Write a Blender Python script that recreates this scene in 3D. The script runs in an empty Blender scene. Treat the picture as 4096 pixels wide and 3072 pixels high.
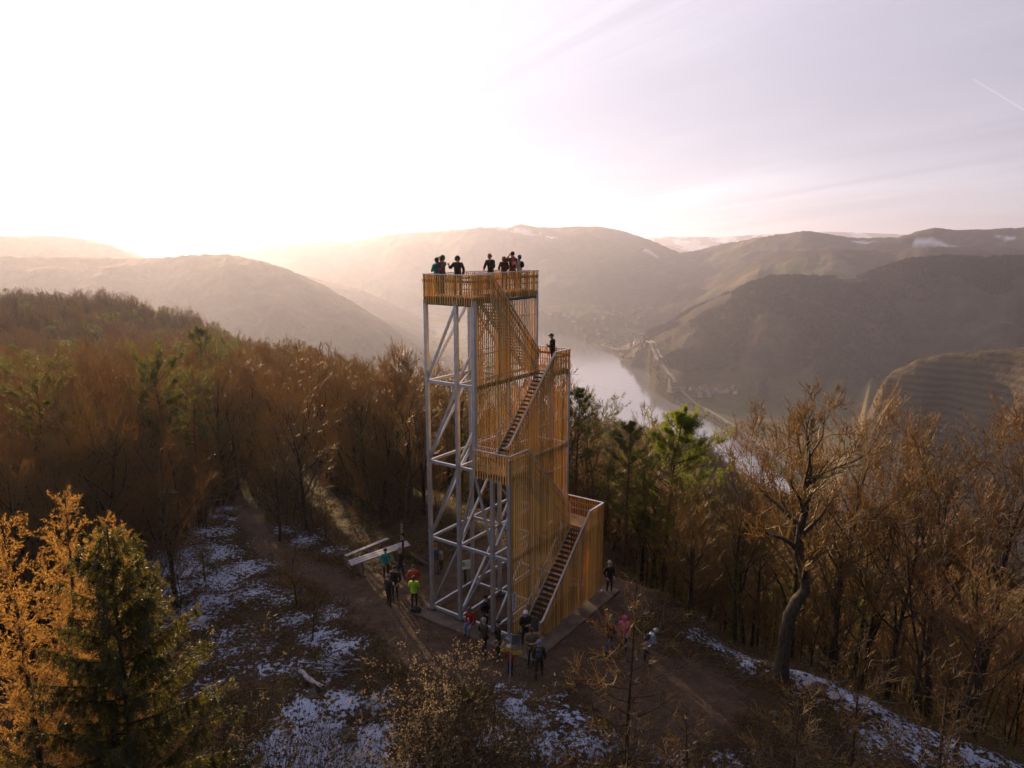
import bpy, math, random
import numpy as np
from mathutils import Vector, Matrix
SC = bpy.context.scene
SC.unit_settings.scale_length = 0.8                     # one unit of this script is 0.8 m
COL = SC.collection
R = math.radians
CAMZ = 21.6
PITCH = R(11.1)
CP, SP = math.cos(PITCH), math.sin(PITCH)
FOC = 2844.0
# ------------------------------------------------------------ camera
cd = bpy.data.cameras.new('camera'); cam = bpy.data.objects.new('camera', cd); COL.objects.link(cam)
cam.location = (0, 0, CAMZ); cam.rotation_euler = (R(90) - PITCH, 0, 0)
cd.sensor_width = 36.0; cd.lens = 36.0 * FOC / 4096.0
cd.clip_start = 0.3; cd.clip_end = 60000
SC.camera = cam
# ------------------------------------------------------------ sky and sun
SUN_AZ, SUN_EL = R(-26.8), R(8.8)
SUN_DIR = Vector((math.sin(SUN_AZ) * math.cos(SUN_EL), math.cos(SUN_AZ) * math.cos(SUN_EL), math.sin(SUN_EL)))
SKY_STRENGTH = 0.06
EXPOSURE = 1.1
HAZE_DENSITY = 0.000075
HAZE_G = 0.55
world = bpy.data.worlds.new('World'); SC.world = world; world.use_nodes = True
def build_world():
    nt = world.node_tree; N = nt.nodes; L = nt.links; N.clear()
    def new(t, **kw):
        n = N.new(t)
        for k, v in kw.items(): setattr(n, k, v)
        return n
    def math_(op, a, b=None, c=None, clamp=False):
        n = new('ShaderNodeMath', operation=op, use_clamp=clamp)
        for i, v in enumerate((a, b, c)):
            if v is None: continue
            if isinstance(v, (int, float)): n.inputs[i].default_value = v
            else: L.new(v, n.inputs[i])
        return n.outputs[0]
    def dot(a, v):
        n = new('ShaderNodeVectorMath', operation='DOT_PRODUCT'); L.new(a, n.inputs[0]); n.inputs[1].default_value = v
        return n.outputs['Value']
    def mix(fac, a, b, t='MIX'):
        n = new('ShaderNodeMix', data_type='RGBA', blend_type=t)
        if isinstance(fac, (int, float)): n.inputs[0].default_value = fac
        else: L.new(fac, n.inputs[0])
        for s, v in ((6, a), (7, b)):
            if isinstance(v, tuple): n.inputs[s].default_value = (*v, 1)
            else: L.new(v, n.inputs[s])
        return n.outputs[2]
    sky = new('ShaderNodeTexSky', sky_type='NISHITA'); sky.sun_disc = False
    sky.sun_elevation = SUN_EL; sky.sun_rotation = SUN_AZ
    sky.altitude = 600; sky.air_density = 1.0; sky.dust_density = 1.4; sky.ozone_density = 2.0
    tc = new('ShaderNodeTexCoord'); d = tc.outputs['Generated']
    sep = new('ShaderNodeSeparateXYZ'); L.new(d, sep.inputs[0]); z = sep.outputs['Z']
    # thin veil of cirrus: streaks on a high layer, running towards the low sun
    zz = math_('ADD', math_('MAXIMUM', z, 0.0), 0.13)
    px = math_('DIVIDE', sep.outputs['X'], zz); py = math_('DIVIDE', sep.outputs['Y'], zz)
    a = SUN_AZ - R(8)
    al = math_('ADD', math_('MULTIPLY', px, math.sin(a)), math_('MULTIPLY', py, math.cos(a)))
    ac = math_('ADD', math_('MULTIPLY', px, math.cos(a)), math_('MULTIPLY', py, -math.sin(a)))
    cmb = new('ShaderNodeCombineXYZ'); L.new(math_('MULTIPLY', al, 0.22), cmb.inputs[0]); L.new(math_('MULTIPLY', ac, 1.5), cmb.inputs[1])
    n1 = new('ShaderNodeTexNoise'); n1.inputs['Scale'].default_value = 1.0; n1.inputs['Detail'].default_value = 7; n1.inputs['Roughness'].default_value = 0.55; n1.inputs['Distortion'].default_value = 0.9
    L.new(cmb.outputs[0], n1.inputs['Vector'])
    cmb2 = new('ShaderNodeCombineXYZ'); L.new(math_('MULTIPLY', al, 0.5), cmb2.inputs[0]); L.new(math_('MULTIPLY', ac, 0.6), cmb2.inputs[1]); cmb2.inputs[2].default_value = 3.3
    n2 = new('ShaderNodeTexNoise'); n2.inputs['Scale'].default_value = 1.0; n2.inputs['Detail'].default_value = 4
    L.new(cmb2.outputs[0], n2.inputs['Vector'])
    cl = math_('MULTIPLY', math_('SUBTRACT', n1.outputs[0], 0.38), 3.0, clamp=True)
    c2 = math_('MULTIPLY', math_('SUBTRACT', n2.outputs[0], 0.36), 3.0, clamp=True)
    cirrus = math_('MULTIPLY', math_('ADD', math_('MULTIPLY', cl, c2), 0.05), 0.95, clamp=True)
    # light scattered forward by the veil round the sun
    sd = math_('MAXIMUM', dot(d, tuple(SUN_DIR)), 0.0)
    g1 = math_('POWER', sd, 30.0); g2 = math_('POWER', sd, 6.0); g3 = math_('POWER', sd, 120.0)
    glow = mix(0.0, (0, 0, 0), (0, 0, 0))
    def scale(col, f):
        n = new('ShaderNodeVectorMath', operation='SCALE'); n.inputs[0].default_value = col; L.new(f, n.inputs['Scale']); return n.outputs[0]
    def add(a_, b_):
        n = new('ShaderNodeVectorMath', operation='ADD'); L.new(a_, n.inputs[0]); L.new(b_, n.inputs[1]); return n.outputs[0]
    up = math_('MAXIMUM', z, 0.0)
    zf = math_('POWER', math_('SUBTRACT', 1.0, math_('MINIMUM', math_('MULTIPLY', up, 1.1), 1.0)), 2.0)
    g4 = math_('POWER', sd, 4.0)
    g0 = math_('POWER', math_('MULTIPLY', math_('ADD', dot(d, tuple(SUN_DIR)), 1.0), 0.5), 1.5)
    veil = add(add(scale((1.6, 1.45, 1.1), g1), scale((1.0, .9, .5), g4)), scale((5.6, 5.1, 6.05), g0))
    veil = add(veil, add(scale((2.0, 1.9, 1.6), g3), scale((1.6, 1.3, 1.0), math_('MULTIPLY', math_('POWER', zf, 4.0), math_('ADD', math_('MULTIPLY', g0, .8), .1)))))
    lightf = math_('ADD', math_('MULTIPLY', g2, 0.7), 0.30)
    cirr = scale((6.0, 5.6, 5.7), math_('MULTIPLY', cirrus, lightf))
    base = mix(1.0, sky.outputs[0], (.16, .15, .185), 'MULTIPLY')
    tot = add(add(base, veil), cirr)
    # two short contrails
    def trail(v0, v1, wid, amt):
        a0 = Vector(v0).normalized(); a1 = Vector(v1).normalized(); nn = a0.cross(a1).normalized(); mid = (a0 + a1).normalized(); half = math.cos(a0.angle(a1) / 2)
        across = math_('ABSOLUTE', dot(d, tuple(nn)))
        f1 = math_('SUBTRACT', 1.0, math_('DIVIDE', across, wid), clamp=True)
        f2 = math_('MULTIPLY', math_('SUBTRACT', dot(d, tuple(mid)), half), 4e4, clamp=True)
        return scale((amt, amt * .95, amt * .95), math_('MULTIPLY', f1, f2))
    tot = add(tot, trail(ray(3890, 315), ray(4110, 448), 0.0010, 1.3))
    tot = add(tot, trail(ray(1128, 22), ray(1174, 14), 0.0022, 2.5))
    bg = new('ShaderNodeBackground'); bg.inputs['Strength'].default_value = SKY_STRENGTH
    L.new(tot, bg.inputs[0])
    out = new('ShaderNodeOutputWorld'); L.new(bg.outputs[0], out.inputs['Surface'])
def ray(px, py):
    u = (px - 2048) / FOC; v = (1536 - py) / FOC
    return (u, CP + v * SP, -SP + v * CP)
build_world()
sl = bpy.data.lights.new('sun', 'SUN'); sun = bpy.data.objects.new('sun', sl); COL.objects.link(sun)
sl.energy = 5.0; sl.angle = R(0.5); sl.color = (1.0, 0.69, 0.38)
sun.rotation_euler = SUN_DIR.to_track_quat('Z', 'Y').to_euler(); sun.location = (-40, 60, 60)
vs = SC.view_settings; vs.view_transform = 'Standard'; vs.look = 'None'; vs.exposure = EXPOSURE; vs.gamma = 1.0; vs.use_curve_mapping = False
cy = SC.cycles
cy.max_bounces = 6; cy.diffuse_bounces = 3; cy.glossy_bounces = 2; cy.transmission_bounces = 3; cy.volume_bounces = 0; cy.transparent_max_bounces = 8
cy.caustics_reflective = False; cy.caustics_refractive = False
cy.use_denoising = True; cy.use_adaptive_sampling = True; cy.adaptive_threshold = 0.015
cy.sample_clamp_indirect = 4.0
# ------------------------------------------------------------ helpers
def at_z(px, py, z):
    r = ray(px, py); t = (z - CAMZ) / r[2]; return Vector((r[0] * t, r[1] * t, z))
def at_y(px, py, y):
    r = ray(px, py); t = y / r[1]; return Vector((r[0] * t, y, CAMZ + r[2] * t))
def at_g(px, py):                                   # first point of the real ground seen along a line of sight
    r = ray(px, py); y = 6.0
    while y < 900:
        x = r[0] / r[1] * y; z = CAMZ + r[2] / r[1] * y
        if z <= ground(x, y): return Vector((x, y, ground(x, y)))
        y += 0.1 if y < 80 else 1.0
    return Vector((x, y, z))
def tag(o, label=None, cat=None, group=None, kind=None):
    if label: o['label'] = label
    if cat: o['category'] = cat
    if group: o['group'] = group
    if kind: o['kind'] = kind
    return o
def empty(name, loc=(0, 0, 0), rz=0.0, label=None, cat=None, group=None):
    o = bpy.data.objects.new(name, None); COL.objects.link(o); o.location = loc; o.rotation_euler = (0, 0, rz)
    o.empty_display_size = 0.3
    return tag(o, label, cat, group)
def link(name, me, parent=None, loc=None):
    o = bpy.data.objects.new(name, me); COL.objects.link(o)
    if parent is not None: o.parent = parent
    if loc is not None: o.location = loc
    return o
def mesh_from(name, V, F, mats=(), mi=None, smooth=False):
    me = bpy.data.meshes.new(name); me.from_pydata(V, [], F)
    for m in mats: me.materials.append(m)
    if mi is not None: me.polygons.foreach_set('material_index', np.asarray(mi, dtype=np.int32))
    if smooth: me.polygons.foreach_set('use_smooth', np.ones(len(me.polygons), dtype=bool))
    me.update(); return me
def mesh_np(name, V, T, mats=(), mi=None, smooth=False, k=3):
    """fast mesh from arrays: V (n,3), T (m,k)"""
    V = np.asarray(V, dtype=np.float32); T = np.asarray(T, dtype=np.int32)
    me = bpy.data.meshes.new(name); me.vertices.add(len(V)); me.vertices.foreach_set('co', V.ravel())
    m = len(T); me.loops.add(m * k); me.loops.foreach_set('vertex_index', T.ravel()); me.polygons.add(m)
    me.polygons.foreach_set('loop_start', np.arange(0, m * k, k, dtype=np.int32))
    for x in mats: me.materials.append(x)
    if mi is not None: me.polygons.foreach_set('material_index', np.asarray(mi, dtype=np.int32))
    if smooth: me.polygons.foreach_set('use_smooth', np.ones(m, dtype=bool))
    me.update(calc_edges=True); return me
class MB:
    def __init__(s): s.v = []; s.f = []; s.m = []
    def add(s, V, F, m=0):
        b = len(s.v); s.v += [tuple(p) for p in V]; s.f += [tuple(i + b for i in f) for f in F]; s.m += [m] * len(F)
    def box(s, c, d, m=0, rz=0.0):
        x, y, z = [q / 2 for q in d]; ca, sa = math.cos(rz), math.sin(rz); V = []
        for k in (-z, z):
            for i, j in ((-x, -y), (x, -y), (x, y), (-x, y)): V.append((c[0] + i * ca - j * sa, c[1] + i * sa + j * ca, c[2] + k))
        s.add(V, [(3, 2, 1, 0), (4, 5, 6, 7), (0, 1, 5, 4), (1, 2, 6, 5), (2, 3, 7, 6), (3, 0, 4, 7)], m)
    def bar(s, p0, p1, w, h, m=0, up=(0, 0, 1)):
        p0 = Vector(p0); p1 = Vector(p1); d = (p1 - p0).normalized(); u = Vector(up)
        if abs(d.dot(u)) > 0.98: u = Vector((1, 0, 0))
        a = d.cross(u).normalized() * (w / 2); b = a.cross(d).normalized() * (h / 2)
        V = [p + i * a + j * b for p in (p0, p1) for i, j in ((-1, -1), (1, -1), (1, 1), (-1, 1))]
        s.add(V, [(3, 2, 1, 0), (4, 5, 6, 7), (0, 1, 5, 4), (1, 2, 6, 5), (2, 3, 7, 6), (3, 0, 4, 7)], m)
    def tube(s, pts, rad, n=8, m=0, caps=True):
        pts = [Vector(p) for p in pts]; V = []; F = []
        for i, p in enumerate(pts):
            d = (pts[min(i + 1, len(pts) - 1)] - pts[max(i - 1, 0)]).normalized(); u = Vector((0, 0, 1)) if abs(d.z) < .9 else Vector((1, 0, 0))
            a = d.cross(u).normalized(); b = a.cross(d); r = rad[i] if hasattr(rad, '__len__') else rad
            for k in range(n): t = 2 * math.pi * k / n; V.append(p + (a * math.cos(t) + b * math.sin(t)) * r)
        for i in range(len(pts) - 1):
            for k in range(n): F.append((i * n + k, i * n + (k + 1) % n, (i + 1) * n + (k + 1) % n, (i + 1) * n + k))
        if caps: F.append(tuple(range(n))[::-1]); F.append(tuple(range((len(pts) - 1) * n, len(pts) * n)))
        s.add(V, F, m)
    def ball(s, c, r, m=0, nu=10, nv=7, jit=0.0, rng=None, zmin=-1.0):
        V = []; F = []
        for j in range(nv + 1):
            ph = max(-math.pi / 2 + math.pi * j / nv, math.asin(max(-1, zmin)))
            for i in range(nu):
                t = 2 * math.pi * i / nu; q = 1 + (rng.uniform(-jit, jit) if jit else 0)
                V.append((c[0] + r[0] * math.cos(ph) * math.cos(t) * q, c[1] + r[1] * math.cos(ph) * math.sin(t) * q, c[2] + r[2] * math.sin(ph) * q))
        for j in range(nv):
            for i in range(nu): F.append((j * nu + i, j * nu + (i + 1) % nu, (j + 1) * nu + (i + 1) % nu, (j + 1) * nu + i))
        s.add(V, F, m)
    def mesh(s, name, mats, smooth=False): return mesh_from(name, s.v, s.f, mats, s.m, smooth)
    def build(s, name, mats, parent=None, smooth=False):
        if not isinstance(mats, (list, tuple)): mats = [mats]
        return link(name, s.mesh(name, mats, smooth), parent)
# ------------------------------------------------------------ materials
def material(name, c1, c2=None, rough=0.8, metal=0.0, scale=4.0, detail=4.0, bump=0.0, bscale=None, objvar=0.0, trans=0.0, spec=0.5, stretch=None, tcol=None):
    m = bpy.data.materials.new(name); m.use_nodes = True; nt = m.node_tree; N = nt.nodes; L = nt.links
    p = N['Principled BSDF']; p.inputs['Roughness'].default_value = rough; p.inputs['Metallic'].default_value = metal
    p.inputs['Specular IOR Level'].default_value = spec
    tc = N.new('ShaderNodeTexCoord'); vec = tc.outputs['Object']
    if stretch:
        mp = N.new('ShaderNodeMapping'); mp.inputs['Scale'].default_value = stretch; L.new(vec, mp.inputs[0]); vec = mp.outputs[0]
    col = None
    if c2 is None: c2 = tuple(x * 0.8 for x in c1)
    nz = N.new('ShaderNodeTexNoise'); nz.inputs['Scale'].default_value = scale; nz.inputs['Detail'].default_value = detail; L.new(vec, nz.inputs['Vector'])
    rp = N.new('ShaderNodeValToRGB'); rp.color_ramp.elements[0].position = 0.35; rp.color_ramp.elements[1].position = 0.65
    rp.color_ramp.elements[0].color = (*c1, 1); rp.color_ramp.elements[1].color = (*c2, 1); L.new(nz.outputs[0], rp.inputs[0]); col = rp.outputs[0]
    if objvar:
        oi = N.new('ShaderNodeObjectInfo'); hs = N.new('ShaderNodeHueSaturation')
        mr = N.new('ShaderNodeMapRange'); mr.inputs[3].default_value = 1 - objvar; mr.inputs[4].default_value = 1 + objvar
        L.new(oi.outputs['Random'], mr.inputs[0]); L.new(mr.outputs[0], hs.inputs['Value']); L.new(col, hs.inputs['Color'])
        mh = N.new('ShaderNodeMapRange'); mh.inputs[3].default_value = 0.5 - objvar * .035; mh.inputs[4].default_value = 0.5 + objvar * .035
        wn = N.new('ShaderNodeTexWhiteNoise'); wn.noise_dimensions = '1D'; L.new(oi.outputs['Random'], wn.inputs['W']); L.new(wn.outputs['Value'], mh.inputs[0]); L.new(mh.outputs[0], hs.inputs['Hue'])
        col = hs.outputs[0]
    L.new(col, p.inputs['Base Color'])
    if bump:
        nb = N.new('ShaderNodeTexNoise'); nb.inputs['Scale'].default_value = bscale or scale * 4; nb.inputs['Detail'].default_value = 5; L.new(vec, nb.inputs['Vector'])
        bp = N.new('ShaderNodeBump'); bp.inputs['Strength'].default_value = min(1.0, bump); bp.inputs['Distance'].default_value = 0.03 * max(1.0, bump); L.new(nb.outputs[0], bp.inputs['Height']); L.new(bp.outputs[0], p.inputs['Normal'])
    if trans:
        tr = N.new('ShaderNodeBsdfTranslucent'); mx = N.new('ShaderNodeMixShader'); mx.inputs[0].default_value = trans
        if tcol:
            tr.inputs[0].default_value = (*tcol, 1)
        else: L.new(col, tr.inputs[0])
        L.new(p.outputs[0], mx.inputs[1]); L.new(tr.outputs[0], mx.inputs[2]); L.new(mx.outputs[0], N['Material Output'].inputs['Surface'])
    return m
# ------------------------------------------------------------ noise on arrays
def _hash(ix, iy, seed):
    h = (ix.astype(np.int64) * 374761393 + iy.astype(np.int64) * 668265263 + seed * 974711) & 0xffffffff
    h = ((h ^ (h >> 13)) * 1274126177) & 0xffffffff
    return ((h ^ (h >> 16)) & 0xffff) / 65535.0
def vnoise(x, y, seed=0):
    ix = np.floor(x); iy = np.floor(y); fx = x - ix; fy = y - iy; fx = fx * fx * (3 - 2 * fx); fy = fy * fy * (3 - 2 * fy)
    a = _hash(ix, iy, seed); b = _hash(ix + 1, iy, seed); c = _hash(ix, iy + 1, seed); d = _hash(ix + 1, iy + 1, seed)
    return (a + (b - a) * fx) * (1 - fy) + (c + (d - c) * fx) * fy
def fbm(x, y, o=4, seed=0):
    x = np.asarray(x, float); y = np.asarray(y, float); s = 0; a = .5; t = 0
    for i in range(o): s = s + a * vnoise(x, y, seed + i * 7); t += a; a *= .5; x = x * 2.03 + 11.3; y = y * 2.03 + 5.7
    return s / t
# ------------------------------------------------------------ the lie of the land
WATER_Z = -430.0
FLOOR_Z = -424.0
D2P = 4096 / 2212.0                                   # survey points below were read at 2212 px across
# hill of the tower: per azimuth (degrees) a list of (distance, height)
HILL = [
 (-75, [(0, -6), (14, -4), (24, -1.4), (34, -.6), (60, -2), (100, -6), (150, -12), (250, -22), (400, -40), (600, -120), (1000, -330), (1400, -440)]),
 (-36, [(0, -6), (14, -4), (24, -1.4), (34, -.6), (60, -1.4), (100, -5), (150, -12), (250, -20), (380, -14), (520, -50), (900, -250), (1400, -440)]),
 (-30, [(0, -6), (14, -4), (24, -1.4), (34, -.6), (60, -1.2), (100, -5), (150, -12), (250, -20), (390, -15), (520, -55), (900, -260), (1400, -440)]),
 (-25, [(0, -6), (14, -4), (24, -1.4), (34, -.5), (60, -1.2), (100, -5), (150, -12), (250, -24), (380, -24), (500, -65), (900, -270), (1400, -440)]),
 (-18, [(0, -6), (14, -4), (24, -1.2), (34, -.4), (60, -1.2), (100, -6), (150, -15), (250, -29), (320, -34), (450, -80), (900, -300), (1300, -440)]),
 (-7, [(0, -6), (14, -4), (24, -1.0), (32, -.15), (54, -.3), (65, -2), (100, -11), (150, -24), (250, -45), (300, -51), (450, -125), (900, -360), (1200, -440)]),
 (0, [(0, -6), (14, -4), (24, -1.0), (28, -.15), (56, -.2), (68, -4), (100, -18), (150, -38), (250, -75), (300, -92), (450, -170), (900, -420), (1000, -440)]),
 (6, [(0, -6), (14, -4), (24, -1.0), (28, -.15), (52, -.3), (62, -5), (100, -26), (150, -50), (250, -85), (420, -93), (560, -170), (900, -420), (950, -440)]),
 (14, [(0, -6), (14, -4), (24, -.8), (28, -.2), (41, -.4), (48, -4), (60, -11), (100, -32), (150, -54), (250, -86), (420, -104), (560, -190), (860, -440)]),
 (21, [(0, -6), (14, -4), (24, -.8), (30, -.3), (37, -.5), (44, -4.2), (60, -13), (100, -32), (150, -52), (250, -88), (420, -128), (600, -215), (920, -440)]),
 (36, [(0, -6), (14, -4), (24, -1.2), (30, -.9), (36, -1.2), (44, -5.5), (60, -15), (100, -34), (150, -57), (250, -100), (420, -160), (600, -250), (900, -440)]),
 (75, [(0, -6), (14, -4), (24, -1.6), (30, -1.6), (36, -2.2), (44, -6.5), (60, -16), (100, -38), (150, -64), (250, -118), (420, -210), (860, -440)]),
]
_HA = np.array([h[0] for h in HILL], float)
def hill_np(x, y):
    az = np.degrees(np.arctan2(x, y)); r = np.hypot(x, y)
    az = np.clip(az, -74.9, 74.9); tabs = [np.interp(r, *zip(*t)) for _, t in HILL]
    i = np.clip(np.searchsorted(_HA, az) - 1, 0, len(_HA) - 2); t = (az - _HA[i]) / (_HA[i + 1] - _HA[i]); t = t * t * (3 - 2 * t)
    T = np.stack(tabs); idx = tuple(np.indices(az.shape)); a = T[(i,) + idx]; b = T[(i + 1,) + idx]
    z = a + (b - a) * t
    amp = np.clip((r - 12) / 60, 0.15, 1) + np.clip((r - 120) / 200, 0, 5)
    return z + (fbm(x * .13, y * .13, 3, 5) - .5) * 0.8 * amp + (fbm(x * .02, y * .02, 3, 9) - .5) * 6 * np.clip((r - 60) / 150, 0, 2)
TO = (-0.159, 36.12); TROT = R(54.5)                    # corner of the tower and the way it faces
def tower_local(x, y):
    dx, dy = x - TO[0], y - TO[1]; c, s = math.cos(TROT), math.sin(TROT); return dx * c + dy * s, -dx * s + dy * c
def tower_world(t, w, z=0.0):
    c, s = math.cos(TROT), math.sin(TROT); return Vector((TO[0] + t * c - w * s, TO[1] + t * s + w * c, z))
def sstep(a, b, v): t = np.clip((v - a) / (b - a), 0, 1); return t * t * (3 - 2 * t)
def near_np(x, y):
    z = hill_np(x, y); t, w = tower_local(x, y)          # ground made level round the foot of the tower
    q = np.maximum(np.maximum(-2.2 - t, t - 10), np.maximum(-3.4 - w, w - 8.5)); k = 1 - sstep(0, 3.0, q)
    return z * (1 - k) + (-.14) * k
def ground(x, y): return float(near_np(np.array([float(x)]), np.array([float(y)]))[0])
# far ranges: crest line as (px, py, distance) in survey pixels, front and back widths
def crest(pts):
    out = []
    for dx, dy, D in pts:
        r = ray(dx * D2P, dy * D2P); out.append((math.degrees(math.atan2(r[0], r[1])), D, CAMZ + r[2] / math.hypot(r[0], r[1]) * D))
    return np.array(out)
RANGES = [
 (crest([(-700, 512, 14500), (1200, 520, 14500), (1390, 515, 14500), (1440, 511, 14500), (1560, 512, 14500), (1640, 506, 14500), (1790, 500, 14500), (1880, 503, 14500), (1960, 506, 14500), (2900, 506, 14500)]), 3500, 1200, 1),
 (crest([(380, 580, 7500), (480, 548, 7400), (600, 528, 7300), (700, 519, 7200), (760, 521, 7200), (830, 506, 7000), (930, 498, 6900), (1010, 493, 6800), (1060, 490, 6800), (1120, 491, 6700), (1200, 490, 6600), (1290, 488, 6500), (1340, 498, 6400), (1400, 516, 6200), (1460, 542, 6000), (1530, 575, 5700), (1600, 620, 5400)]), 2500, 2500, 2),
 (crest([(-900, 500, 5200), (0, 509, 5000), (120, 508, 4900), (185, 515, 4900), (240, 528, 4800), (275, 540, 4800), (310, 554, 4700), (380, 580, 4600), (480, 640, 4500)]), 2000, 1500, 3),
 (crest([(560, 575, 4600), (640, 590, 4500), (720, 611, 4400), (780, 625, 4300), (850, 658, 4200), (900, 688, 4000), (960, 722, 3900), (1060, 745, 3700)]), 1100, 1000, 4),
 (crest([(-500, 545, 3500), (60, 551, 3400), (200, 555, 3300), (340, 557, 3200), (420, 549, 3100), (490, 549, 3000), (560, 562, 3000), (620, 581, 2900), (690, 611, 2850), (760, 650, 2750), (840, 702, 2650), (930, 765, 2500), (1000, 815, 2400)]), 1400, 900, 5),
 (crest([(1380, 575, 6400), (1480, 546, 5900), (1560, 526, 5600), (1640, 513, 5400), (1700, 506, 5200), (1735, 501, 5100), (1790, 506, 5000), (1850, 513, 5000), (1940, 511, 5000), (1990, 497, 4900), (2020, 491, 4900), (2060, 497, 4900), (2130, 495, 4900), (2212, 490, 4900), (2500, 486, 4900), (2900, 490, 4900)]), 2300, 2000, 6),
 (crest([(1380, 655, 4700), (1460, 622, 4600), (1560, 588, 4300), (1640, 560, 4100), (1720, 541, 4000), (1800, 536, 3900), (1900, 540, 3900), (2100, 530, 3900), (2300, 540, 3900), (2900, 540, 3900)]), 1300, 900, 7),
 (crest([(1090, 690, 4000), (1160, 665, 3950), (1240, 655, 3900), (1300, 660, 3850), (1350, 680, 3800), (1400, 705, 3700)]), 500, 500, 8),
 (crest([(1340, 650, 4300), (1420, 625, 4200), (1480, 617, 4100), (1520, 625, 4000), (1570, 650, 3900)]), 550, 500, 9),
 (crest([(1365, 770, 2750), (1400, 728, 2800), (1450, 698, 2850), (1500, 668, 2850), (1560, 640, 2850), (1620, 614, 2800), (1665, 600, 2750), (1720, 598, 2700), (1780, 601, 2700), (1850, 600, 2750), (1900, 582, 2800), (1960, 563, 2800), (2050, 556, 2800), (2120, 560, 2800), (2212, 556, 2800), (2400, 560, 2800), (2900, 560, 2800)]), 800, 900, 10),
 (crest([(1800, 1075, 1250), (1845, 975, 1250), (1878, 885, 1250), (1895, 842, 1250), (1908, 822, 1250), (1930, 800, 1280), (1980, 777, 1300), (2050, 761, 1320), (2120, 756, 1320), (2212, 746, 1320), (2400, 730, 1320), (2900, 740, 1320)]), 420, 400, 11),
]
def far_np(az, r):
    """height of the land beyond the hill; az in degrees"""
    x = r * np.sin(np.radians(az)); y = r * np.cos(np.radians(az))
    z = FLOOR_Z + (fbm(x * .004, y * .004, 3, 3) - .5) * 5
    which = np.zeros_like(z)
    for C, wf, wb, sd in RANGES:
        Rr = np.interp(az, C[:, 0], C[:, 1]); Z = np.interp(az, C[:, 0], C[:, 2])
        e = np.minimum(az - C[0, 0], C[-1, 0] - az); edge = np.clip(1 + e / 1.2, 0, 1)
        sc = 1.0 / (wf * .45)
        d = Rr - r
        spur = fbm(x * sc + sd * 3.1, y * sc * .6, 4, sd) - .5
        spur2 = np.abs(fbm(np.radians(az) * Rr / (wf * .30) + d / (wf * 1.6) + sd, d / (wf * 1.2) + sd, 3, sd + 40) - .5) * 3; spur2 = np.sqrt(spur2 ** 2 + .04)
        t = np.where(d > 0, d / wf, -d / wb)
        tt = np.clip(t * (1 + 1.1 * spur * np.clip(t * 5, 0, 1) + .7 * (spur2 - .35) * np.clip(t * 4, 0, 1)), 0, 1)
        s = 1 - tt ** 1.15; s = s * s * (3 - 2 * s) * .35 + s * .65
        zz = FLOOR_Z + (Z - FLOOR_Z) * s * edge
        zz = zz + (fbm(x * .02, y * .02, 3, sd + 3) - .5) * 10 * np.clip(t * 6, 0, 1) * (s > 0.02) * np.clip((zz - FLOOR_Z) / 60, 0, 1)
        zz = zz + (np.abs(fbm(x * 2.2e-3 + sd, y * 2.2e-3, 4, sd + 60) - .5) * 2 - .3) * min(wf, 2500) * (.055 if wf > 1000 else .085) * np.clip(t * 7, 0, 1) * np.clip((zz - FLOOR_Z) / 90, 0, 1)
        which = np.where(zz > np.maximum(z, FLOOR_Z + 10), sd, which); z = np.maximum(z, zz)
    return z, which
def poly_mask(px, py, poly):
    n = len(poly); ins = np.zeros(px.shape, bool); j = n - 1
    for i in range(n):
        xi, yi = poly[i]; xj, yj = poly[j]
        c = ((yi > py) != (yj > py)) & (px < (xj - xi) * (py - yi) / (yj - yi + 1e-12) + xi); ins ^= c; j = i
    return ins
def seg_dist(x, y, line):
    d = np.full(np.shape(x), 1e9)
    for (ax, ay), (bx, by) in zip(line[:-1], line[1:]):
        vx, vy = bx - ax, by - ay; t = np.clip(((x - ax) * vx + (y - ay) * vy) / (vx * vx + vy * vy + 1e-9), 0, 1)
        d = np.minimum(d, np.hypot(x - ax - t * vx, y - ay - t * vy))
    return d
def wpt(dx, dy, z=WATER_Z): p = at_z(dx * D2P, dy * D2P, z); return (p.x, p.y)
RIGHT_BANK = [wpt(*p) for p in [(1020, 706), (1165, 712), (1205, 716), (1240, 727), (1270, 741), (1300, 754), (1330, 766), (1345, 764), (1357, 768), (1352, 776), (1340, 780), (1362, 792), (1392, 794), (1412, 810), (1406, 830), (1418, 846), (1450, 868), (1500, 888), (1560, 925), (1620, 972), (1700, 1035), (1800, 1120), (1950, 1230), (2200, 1420)]]
LEFT_BANK = [wpt(*p) for p in [(900, 705), (1000, 735), (1060, 770), (1110, 820), (1180, 900), (1260, 970), (1400, 1060), (1560, 1180), (1750, 1330), (2000, 1560)]]
RIVER = RIGHT_BANK + LEFT_BANK[::-1]
ROAD = [wpt(*p, FLOOR_Z + 1) for p in [(1290, 742), (1340, 757), (1385, 772), (1402, 790), (1411, 806), (1424, 822), (1444, 842), (1475, 862), (1520, 880), (1560, 903), (1600, 930), (1660, 975), (1720, 1022)]]
RAIL = [wpt(*p, FLOOR_Z + 1) for p in [(1395, 775), (1412, 795), (1421, 808), (1432, 820), (1440, 832)]]
CHURCH = wpt(1459, 842, FLOOR_Z); SPIT = [wpt(*p) for p in [(1318, 757), (1340, 768), (1352, 775)]]
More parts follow.
